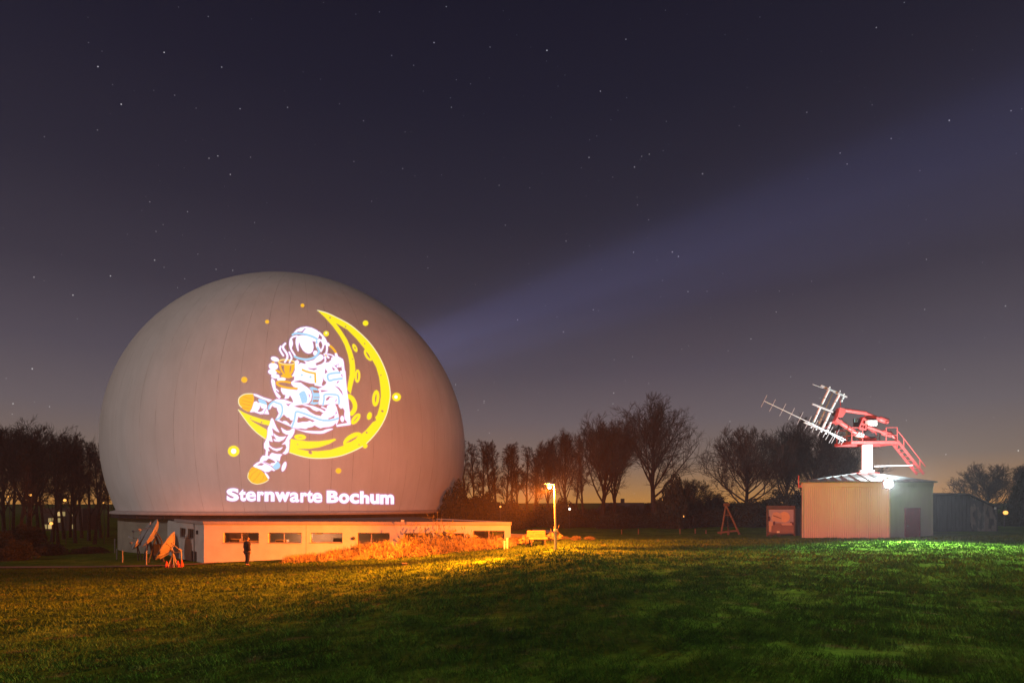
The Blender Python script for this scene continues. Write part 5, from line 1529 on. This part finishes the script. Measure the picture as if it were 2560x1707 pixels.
# ------------------------------------------------------------------ bare winter trees
def bare_tree(seed, H, trunk_f, spread, n1, up, lean=0.0, slender=False):
    """branch skeleton -> (trunk+limb mesh, twig mesh) at the origin"""
    r = random.Random(seed)
    thick, thin = MB(), MB()
    nb = 8 if slender else 11

    def curve(p, d, L_, n, curl, gnarl):
        pts = [p.copy()]; d = d.normalized()
        for i in range(n):
            d = (d + Vector((r.gauss(0, gnarl), r.gauss(0, gnarl), r.gauss(0, gnarl) + curl))).normalized()
            p = p + d * (L_ / n); pts.append(p.copy())
        return pts

    def at(pts, f):
        k = f * (len(pts) - 1); i = min(int(k), len(pts) - 2)
        return pts[i].lerp(pts[i + 1], k - i), (pts[i + 1] - pts[i]).normalized()

    r0 = H * (.016 if slender else .022)
    tr = curve(Vector((0, 0, -.3)), Vector((lean, 0, 1)), H * trunk_f, 9, .05, .035)
    rad = [r0 * (1.25 if i == 0 else 1) * (1 - .80 * i / 9) for i in range(10)]
    thick.tube(tr, rad, 8)
    L1 = []
    for k in range(n1):
        f = .28 + .70 * (k + r.random() * .7) / n1
        p, d = at(tr, min(f, .99))
        az = k * 2.4 + r.uniform(-.5, .5)
        tilt = spread * (1.15 - .65 * f) * r.uniform(.8, 1.15)
        dv_ = Vector((math.cos(az) * math.sin(tilt), math.sin(az) * math.sin(tilt), math.cos(tilt)))
        ln = H * (.60 if not slender else .34) * (1.08 - .62 * f) * r.uniform(.8, 1.12)
        c = curve(p, dv_, ln, 6, up, .07)
        rr = r0 * .42 * (1.15 - .65 * f)
        thick.tube(c, [rr * (1 - .82 * i / 6) for i in range(7)], 5)
        L1.append((c, rr, ln))
    for c, rr, ln in L1 + [(tr[4:], r0 * .35, H * .35)]:
        for k in range(nb):
            f = .18 + .80 * (k + r.random()) / nb
            p, d = at(c, min(f, .98))
            s = d.orthogonal(); s.rotate(Matrix.Rotation(r.uniform(0, 6.28), 3, d))
            dd = (d * .9 + s * r.uniform(.45, .85) + Vector((0, 0, .12)))
            l2 = ln * .46 * (1.1 - .55 * f) * r.uniform(.7, 1.2)
            c2 = curve(p, dd, l2, 4, up * .7, .09)
            r2 = max(.012, rr * .40 * (1.1 - .6 * f))
            thick.tube(c2, [r2 * (1 - .75 * i / 4) for i in range(5)], 4, cap=False)
            for q in range(5 if slender else 7):
                f3 = .15 + .83 * (q + r.random()) / 7
                p3, d3 = at(c2, min(f3, .98))
                s = d3.orthogonal(); s.rotate(Matrix.Rotation(r.uniform(0, 6.28), 3, d3))
                d4 = d3 * .9 + s * r.uniform(.4, .9) + Vector((0, 0, .10))
                l3 = max(.35, l2 * .48 * r.uniform(.7, 1.25))
                c3 = curve(p3, d4, l3, 3, up * .6, .10)
                thin.tube(c3, [.022, .018, .014, .009], 3, cap=False)
                for w in range(4 if slender else 5):
                    f5 = .2 + .78 * (w + r.random()) / 5
                    p5, d5 = at(c3, min(f5, .98))
                    s = d5.orthogonal(); s.rotate(Matrix.Rotation(r.uniform(0, 6.28), 3, d5))
                    d6 = d5 + s * r.uniform(.35, .9) + Vector((0, 0, .12))
                    c5 = curve(p5, d6, max(.28, l3 * .55 * r.uniform(.6, 1.3)), 2, up * .5, .12)
                    thin.tube(c5, [.015, .012, .007], 3, cap=False)
    return thick, thin


PROTO = {}
for key, args in (('broad', (11, 17.0, .80, .95, 24, .06)), ('vase', (23, 15.0, .62, .62, 20, .05)), ('round', (37, 13.5, .55, 1.15, 22, .09)), ('upright', (41, 13.0, .88, .55, 18, .10)), ('thin', (59, 12.5, .94, .50, 10, .07, 0.0, True))):
    a_, b_ = bare_tree(*args)
    va = np.array(a_.v, np.float32); vb = np.array(b_.v, np.float32)
    tk = a_.build('trunk', M_bark); tw = b_.build('crown', M_twig)
    zt = max(vb[:, 2].max(), va[:, 2].max())
    COL.objects.unlink(tk); COL.objects.unlink(tw)
    PROTO[key] = (tk, tw, zt)


def plant_tree(key, px, ytop, d, label, group, wide=1.0, rz=None, name='bare_tree', zb=None):
    tk, tw, zt = PROTO[key]
    x_ = (px - HX) / F * d
    z = zb if zb is not None else G(x_, d)
    H = CZ + (HY - ytop) / F * d - z
    t = thing(name, (x_, d, z), label, 'tree', group)
    s = H / zt
    t.scale = (s * wide, s * wide, s); t.rotation_euler = (0, 0, rz if rz is not None else (px * 1.7) % 6.28)
    for o in (tk, tw):
        c = o.copy(); COL.objects.link(c); c.parent = t
    return t


plant_tree('broad', 1636, 968, 66, 'tallest broad bare tree with a single straight trunk right of the street lamp', 'bare trees beyond the meadow', 1.08)
plant_tree('vase', 1504, 1022, 66, 'tall bare tree with steep twin limbs between the street lamp and the tallest tree', 'bare trees beyond the meadow', .95)
plant_tree('vase', 1536, 1040, 69, 'tall bare tree half merged with the tallest broad tree beside it', 'bare trees beyond the meadow', .8, 2.0)
plant_tree('upright', 1413, 1062, 64, 'narrow upright bare tree rising just right of the street lamp', 'bare trees beyond the meadow', .8)
plant_tree('upright', 1368, 1084, 68, 'narrow upright bare tree rising directly behind the street lamp glow', 'bare trees beyond the meadow', .95, 1.0)
plant_tree('thin', 1436, 1095, 62, 'slim bare tree squeezed between two larger trees by the street lamp', 'bare trees beyond the meadow', .9)
plant_tree('thin', 1460, 1080, 63, 'slim crooked bare tree left of the twin limbed tree', 'bare trees beyond the meadow', .9, 2.2)
for px, yt, d_ in ((1172, 1085, 74), (1190, 1100, 78), (1208, 1092, 72), (1228, 1106, 76), (1246, 1098, 73), (1262, 1110, 79), (1280, 1104, 75), (1298, 1112, 72), (1315, 1108, 77), (1333, 1118, 74), (1345, 1128, 80)):
    plant_tree('thin', px, yt, d_, 'slim bare tree in the dense row between the radome and street lamp', 'slim trees in a row right of the radome', .95 + (px % 7) * .05)
plant_tree('round', 1863, 1052, 62, 'round bare tree with many fanning limbs behind the wooden tripod frame', 'bare trees beyond the meadow', 1.0)
plant_tree('round', 2026, 1030, 66, 'dense dark bare tree behind the slanted antenna tubes', 'bare trees beyond the meadow', .95, 3.0)
plant_tree('vase', 1962, 1052, 68, 'bare tree between the round fanning tree and the hut', 'bare trees beyond the meadow', .9, 1.1)
plant_tree('round', 2110, 1105, 70, 'lower bare tree behind the hut roof and white column', 'bare trees beyond the meadow', 1.0, .4)
plant_tree('round', 1735, 1190, 70, 'low spreading bare tree under the crown of the tallest tree', 'bare trees beyond the meadow', 1.3, 1.4)
plant_tree('round', 2462, 1150, 60, 'round bare tree with fanning limbs rising behind the timber shed', 'bare trees beyond the meadow', 1.15, 2.5)
plant_tree('upright', 2552, 1150, 64, 'bare tree at the dark hedge past the timber shed', 'bare trees beyond the meadow', 1.0, .9)
for px, yt, d_, key, w_, lab in ((67, 1030, 66, 'vase', .9, 'tallest bare tree with a thick forked trunk left of the radome'), (10, 1045, 70, 'upright', .9, 'bare tree at the outer end of the wood left of the radome'),
                                 (188, 1066, 68, 'vase', .62, 'bare tree with a v shaped crown close left of the radome')):
    plant_tree(key, px, yt, d_, lab, 'bare trees left of the radome', w_)
for px, yt, d_ in ((-20, 1070, 78), (32, 1062, 75), (44, 1100, 62), (98, 1085, 72), (112, 1110, 78), (129, 1078, 70), (146, 1105, 64), (160, 1090, 76), (176, 1112, 80), (205, 1080, 78), (222, 1094, 72), (236, 1090, 66), (252, 1120, 78), (270, 1140, 80)):
    plant_tree('thin', px, yt, d_, 'slim bare tree in the dark wood left of the radome', 'slim trees left of the radome', .9 + (px % 5) * .06)


# dark evergreen bushes and hedge behind the trees
def bush_mesh(seed, n, sx, sz):
    r = np.random.default_rng(seed)
    u = r.normal(size=(n, 3)); u /= np.linalg.norm(u, axis=1)[:, None]
    rad = r.uniform(.35, 1, n) ** .45
    lump = 1 + .28 * np.sin(u[:, 0] * 5 + seed) * np.cos(u[:, 1] * 4.2) + .2 * np.sin(u[:, 2] * 7 + u[:, 0] * 3)
    p = u * (rad * lump)[:, None] * np.array((sx, sx * .8, sz)); p[:, 2] += sz * .75
    p[:, 2] = np.maximum(p[:, 2], 0)
    a = r.normal(size=(n, 3)); a /= np.linalg.norm(a, axis=1)[:, None]
    b = np.cross(a, r.normal(size=(n, 3))); b /= np.linalg.norm(b, axis=1)[:, None]
    s = r.uniform(.05, .14, n)[:, None]
    v = np.stack([p - a * s, p + b * s * .6, p + a * s, p - b * s * .6], 1).reshape(-1, 3)
    return v, np.arange(4 * n).reshape(-1, 4)


BUSH = []
for sd in (3, 8, 15):
    v, f = bush_mesh(sd, 9000, 2.0, 1.5)
    o = raw_mesh('foliage', v, f, M_leaf); COL.objects.unlink(o)
    st = MB()
    rr = random.Random(sd)
    for k in range(7):
        a_ = k * .9; st.tube([(.1 * math.cos(a_), .1 * math.sin(a_), -.2), (.5 * math.cos(a_), .4 * math.sin(a_), .8), (1.0 * math.cos(a_), .8 * math.sin(a_), 1.7)], [.06, .04, .015], 5)
    s_o = st.build('stem', M_bark); COL.objects.unlink(s_o)
    BUSH.append((o, s_o))


def plant_bush(px, ytop, d, w_px, label, group):
    ytop = ytop + 16 * math.sin(px * .37)
    x_ = (px - HX) / F * d; z = G(x_, d) - .1
    H = CZ + (HY - ytop) / F * d - z
    t = thing('evergreen_bush', (x_, d, z), label, 'bush', group)
    t.scale = (w_px / F * d / 4.2, w_px / F * d / 4.2, H / 2.9); t.rotation_euler = (0, 0, px % 6)
    for o in BUSH[int(px) % 3]:
        c = o.copy(); COL.objects.link(c); c.parent = t


for px, yt, d_, w_ in ((1150, 1225, 62, 110), (1215, 1235, 64, 100), (1280, 1238, 62, 100), (1345, 1250, 63, 90), (1405, 1262, 60, 90), (1465, 1268, 62, 90), (1530, 1268, 58, 100), (1600, 1272, 60, 95), (1665, 1268, 58, 95),
                       (1730, 1272, 60, 100), (1800, 1270, 60, 110), (1880, 1262, 58, 110), (1950, 1240, 60, 110), (2030, 1215, 60, 120), (2110, 1200, 62, 130), (2200, 1225, 62, 120)):
    plant_bush(px, yt, d_, w_, 'dark evergreen bush in the hedge along the far side of the meadow', 'bushes of the far hedge')
for k, px in enumerate(range(1172, 1840, 52)):
    plant_bush(px, 1246 + (k * 37) % 23, 74 + (k * 5) % 7, 84, 'dark bush in the thicket behind the hedge and among the tree trunks', 'bushes of the rear thicket')
plant_bush(1690, 1192, 57, 95, 'tall dark evergreen bush under the right side of the tallest tree', 'bushes of the far hedge')
for px, yt, d_, w_ in ((2520, 1262, 56, 70), (2575, 1190, 55, 100)):
    plant_bush(px, yt, d_, w_, 'dark evergreen bush past the end of the timber shed', 'bushes past the shed')
for px, yt, d_, w_ in ((-10, 1318, 55, 100), (60, 1312, 62, 90), (120, 1350, 52, 80), (222, 1358, 54, 80), (30, 1362, 47, 100)):
    plant_bush(px, yt, d_, w_, 'dark bush at the foot of the wood left of the radome', 'bushes left of the radome')

# house beyond the hedge, lit windows through the wood, far lamps
M_housew = mat('house_wall', (.10, .07, .06), (.08, .06, .05), rough=.9)
hs = thing('far_house', tuple(P(1552, 1320, 82)), 'dark gabled house behind the hedge between the bare trees', 'house')
a_, b_ = P(1505, 1300, 82), P(1600, 1300, 82); ez = P(0, 1278, 82).z; rz_ = P(0, 1256, 84).z
MB().box(((a_.x + b_.x) / 2, 84.5, (ez + G(0, 82)) / 2), (b_.x - a_.x, 5, ez - G(0, 82) + .5)).build('wall', M_housew, hs)
rf = MB().prism([(a_.x - .3, 81.7, ez), (a_.x - .3, 87.3, ez), (a_.x + .6, 84.5, rz_)], (b_.x - a_.x + .6, 0, 0)).build('roof', M_roofdark, hs)
MB().box((a_.x + 3.5, 84.8, rz_ + .2), (.5, .5, .8)).build('chimney', M_housew, rf)
M_win = mat('lit_window', (1, .8, .4), (.9, .7, .35), emit=(1.0, .68, .26), estr=.55)
M_win2 = mat('lit_facade', (.5, .45, .25), (.4, .35, .2), scale=.5, emit=(.95, .70, .26), estr=.28)
fb = thing('far_lit_building', tuple(P(160, 1352, 100)), 'far building with glowing yellow windows seen through the wood left of the radome', 'building')
a_, b_ = P(105, 1352, 100), P(205, 1352, 100)
MB().box(((a_.x + b_.x) / 2, 102.2, (P(0, 1270, 100).z + a_.z) / 2), (b_.x - a_.x, 4, P(0, 1270, 100).z - a_.z)).build('wall', M_housew, fb)
for i, x_ in enumerate(np.arange(112, 200, 11.0)):
    for j, y_ in enumerate((1284, 1300, 1316, 1332, 1346)):
        if (i * 5 + j * 3) % 7 in (0, 3, 5) or (i + j) % 4 == 1: continue
        q = P(x_, y_, 100)
        MB().box((q.x, 100.15, q.z), (.55 if not (3 < i < 7) else .72, .06, .75)).build('window', M_win if (i + j) % 2 else M_win2, fb)
M_far1 = mat('far_lamp_warm', (1, .6, .2), (1, .6, .2), emit=(1.0, .45, .09), estr=1.7)
M_far2 = mat('far_lamp_white', (1, 1, .95), (1, 1, .95), emit=(1.0, .88, .72), estr=2.5)
for px, py, d_, r_, mm, lab in ((1251, 1266, 60, .10, M_far1, 'far warm lamp glinting among the slim trees right of the radome'), (1424, 1272, 58, .13, M_far2, 'far white lamp glinting just right of the street lamp pole'), (1420, 1263, 62, .06, M_far1, 'tiny far lamp above the white one right of the street lamp'),
                                (1710, 1290, 56, .10, M_far1, 'far orange lamp in the dark hedge under the tallest tree'), (2514, 1281, 54, .20, M_far1, 'far orange lamp right of the timber shed'), (21, 1241, 64, .10, M_far1, 'far warm lamp at the outer edge of the wood left of the radome'),
                                (76, 1237, 64, .14, M_far1, 'far warm lamp beside the thick forked trunk left of the radome'), (128, 1308, 60, .16, M_far1, 'low orange red lamp among the trunks left of the radome'), (162, 1250, 66, .16, M_far1, 'far warm lamp above the glowing windows left of the radome'),
                                (258, 1256, 66, .10, M_far1, 'far warm lamp close against the left edge of the radome')):
    q = P(px, py, d_); z = G(q.x, q.y)
    t = thing('far_lamp', (q.x, q.y, z), lab, 'lamp')
    MB().lathe([(0, r_), (r_ * .7, r_ * .7), (r_, 0), (r_ * .7, -r_ * .7), (0, -r_)], q, 10).build('globe', mm, t, smooth=True)
    MB().tube([(q.x, q.y + .15, z - .2), (q.x, q.y + .15, q.z), q], .04, 5).build('post', M_steel, t)

# ------------------------------------------------------------------ brambles, reeds and shrubs along the annex
M_dry = mat('dry_stem', (.48, .42, .18), (.27, .20, .08), scale=.8, rough=.9)
M_dry2 = mat('dry_leaf', (.32, .28, .10), (.13, .10, .03), scale=1.2, rough=.9)


def tangle(seed, centre_fn, n, L_, w):
    """curved thin strips growing out of a heap; centre_fn gives base point and heap height"""
    r = np.random.default_rng(seed)
    V = []; Fc = []
    for i in range(n):
        p, h = centre_fn(r)
        az = r.uniform(0, 6.283); el_ = r.uniform(.0, 1.45)
        d = np.array((math.cos(az) * math.cos(el_), math.sin(az) * math.cos(el_), math.sin(el_)))
        l = L_ * r.uniform(.5, 1.5)
        sd = np.cross(d, r.normal(size=3)); sd = sd / (np.linalg.norm(sd) + 1e-6) * w
        q0 = p; q1 = p + d * l * .5 + np.array((0, 0, .08 * l)); q2 = p + d * l + np.array((0, 0, -.22 * l))
        b = len(V)
        V += [q0 - sd, q0 + sd, q1 + sd * .8, q1 - sd * .8, q2]
        Fc += [(b, b + 1, b + 2), (b, b + 2, b + 3), (b + 3, b + 2, b + 4)]
    return np.array(V), np.array(Fc)


MX = [720, 800, 870, 940, 1000, 1080, 1150, 1200, 1250, 1300]
MY = [1406, 1390, 1372, 1355, 1349, 1343, 1339, 1350, 1364, 1372]


def heap_at(px, d):
    x_ = (px - HX) / F * d
    zt = CZ + (HY - np.interp(px, MX, MY)) / F * 38.2
    return x_, max(.04, zt - G(x_, 38.2))


def heap(r):
    while True:                                   # growth comes in clumps with dark gaps between
        px = r.uniform(722, 1290); d = 38.2 + r.normal() * .75
        xq = (px - HX) / F * 38.2
        if noise.noise(Vector((xq * 1.3, d * 1.3, 8.0))) + .7 * noise.noise(Vector((xq * 3.1, d * 3.1, 3.0))) + r.uniform(-.25, .25) > -.02: break
    x_, h = heap_at(px, 38.2)
    f = math.exp(-((d - 38.2) / 1.1) ** 2)
    lum = .80 + .75 * noise.noise(Vector((x_ * 1.1, d * 1.1, 2.0))) + .35 * noise.noise(Vector((x_ * 2.6, d * 2.6, 6.0)))
    return np.array((x_, d, G(x_, d) + h * f * lum * r.uniform(.15, .92))), h


hv = []; hf = []
hx_ = np.linspace(722, 1290, 80); hd = np.linspace(36.6, 39.8, 14)
for j, d_ in enumerate(hd):
    for px in hx_:
        x_, h = heap_at(px, 38.2)
        f = math.exp(-((d_ - 38.2) / .85) ** 2) - .12
        hv.append((x_, d_, G(x_, d_) + h * .45 * f * (.75 + .4 * noise.noise(Vector((x_ * 1.1, d_ * 1.1, 5)))) - .03))
n8 = len(hx_)
for j in range(len(hd) - 1):
    for i in range(n8 - 1):
        hf.append((j * n8 + i, j * n8 + i + 1, (j + 1) * n8 + i + 1, (j + 1) * n8 + i))
mound = thing('bramble_mound', tuple(P(1000, 1400, 38.2)), 'long tangled mound of dry brambles and grass along the annex wall', 'brambles')
mound['kind'] = 'stuff'
o = raw_mesh('mound_core', np.array(hv) - np.array(mound.location), hf, M_earth, mound, smooth=True); o['kind'] = 'stuff'
V, Fc = tangle(4, heap, 26000, .52, .011)
o = raw_mesh('tangled_stems', V - np.array(mound.location), Fc, M_dry, mound); o['kind'] = 'stuff'
V, Fc = tangle(9, heap, 11000, .16, .03)
o = raw_mesh('dry_leaves', V - np.array(mound.location), Fc, M_dry2, mound); o['kind'] = 'stuff'

# tall reed grass clumps
for k, (px, yt, n_, lab) in enumerate(((1048, 1308, 16, 'clump of tall dry reed stalks at the left end of the reeds'), (1072, 1300, 20, 'clump of tall dry reed stalks left of the tallest one'), (1094, 1284, 22, 'tallest clump of dry reed stalks rising above the annex roof line'),
                                       (1122, 1298, 18, 'clump of tall dry reed stalks right of the tallest one'), (1240, 1336, 26, 'reddish clump of reeds before the open corner of the annex'), (1172, 1322, 20, 'arching pale grass clump between the reeds and annex corner'),
                                       (1386, 1318, 10, 'thin dry reed stalks leaning beside the lit street lamp pole'), (1318, 1338, 18, 'pale grass clump behind the park bench'))):
    r = random.Random(k + 2); d_ = 38.6 if px < 1300 else 37.2
    x_ = (px - HX) / F * d_; z = G(x_, d_); H = CZ + (HY - yt) / F * d_ - z
    t = thing('reed_clump', (x_, d_, z), lab, 'reeds', 'reed clumps along the annex')
    m_ = MB(); pm = MB()
    for i in range(n_):
        bx, by = x_ + r.gauss(0, .16), d_ + r.gauss(0, .2)
        h = H * r.uniform(.55, 1.0); ln = r.gauss(0, .14) * h
        pts_r = [Vector((bx, by, z - .05)), Vector((bx + ln * .3, by, z + h * .5)), Vector((bx + ln, by, z + h))]
        m_.tube(pts_r, [.012, .010, .005], 3, cap=False)
        if i % 2 == 0:
            pm.tube([pts_r[2] - Vector((0, 0, .02)), pts_r[2] + Vector((ln * .1, 0, .10)), pts_r[2] + Vector((ln * .25, 0, .2))], [.012, .03, .004], 4, cap=False)
        for w in range(3):
            q = pts_r[0].lerp(pts_r[2], r.uniform(.2, .7)); a_ = r.uniform(0, 6.28); l = r.uniform(.25, .55)
            m_.add([q + Vector((0, 0, -.02)), q + Vector((math.cos(a_) * l * .5, math.sin(a_) * l * .5, l * .5)), q + Vector((math.cos(a_) * l, math.sin(a_) * l, l * .25))], [(0, 1, 2)])
    m_.build('stalks', M_dry, t); pm.build('plumes', M_dry2, t)

# low shrubs right of the lamp
def shrub(r):
    u = r.normal(size=3); u /= np.linalg.norm(u)
    return u * np.array((.55, .45, .38)) * r.uniform(.3, 1) ** .5 + np.array((0, 0, .32)), 1


V, Fc = tangle(21, shrub, 2600, .22, .014)
sp = raw_mesh('stems', V, Fc, M_dry2); COL.objects.unlink(sp)
for k, (px, w_, h_) in enumerate(((1285, .9, .8), (1310, .9, .8), (1412, .6, .38), (1440, .7, .45), (1474, .7, .4), (1368, .7, .5))):
    d_ = 38.6 + (k % 3) * .4; x_ = (px - HX) / F * d_
    t = thing('dry_shrub', (x_, d_, G(x_, d_) - .05), 'low tangled dry shrub along the meadow edge by the street lamp', 'shrub', 'dry shrubs along the meadow edge')
    t.scale = (w_, w_, h_); t.rotation_euler = (0, 0, k * 1.3)
    c = sp.copy(); COL.objects.link(c); c.parent = t

# ------------------------------------------------------------------ night haze
hz = MB().box((0, 105, 42), (480, 350, 110)).build('haze', [])
hz['kind'] = 'stuff'
tag(hz, 'thin night haze filling the air over the meadow', 'haze')
M_haze = bpy.data.materials.new('haze'); M_haze.use_nodes = True
hn = M_haze.node_tree; hn.nodes.clear()
ho = hn.nodes.new('ShaderNodeOutputMaterial'); hp_ = hn.nodes.new('ShaderNodeVolumePrincipled')
hp_.inputs['Color'].default_value = (.9, .9, .95, 1); hp_.inputs['Density'].default_value = .0003; hp_.inputs['Anisotropy'].default_value = .08
hn.links.new(hp_.outputs[0], ho.inputs['Volume'])
hz.data.materials.append(M_haze)
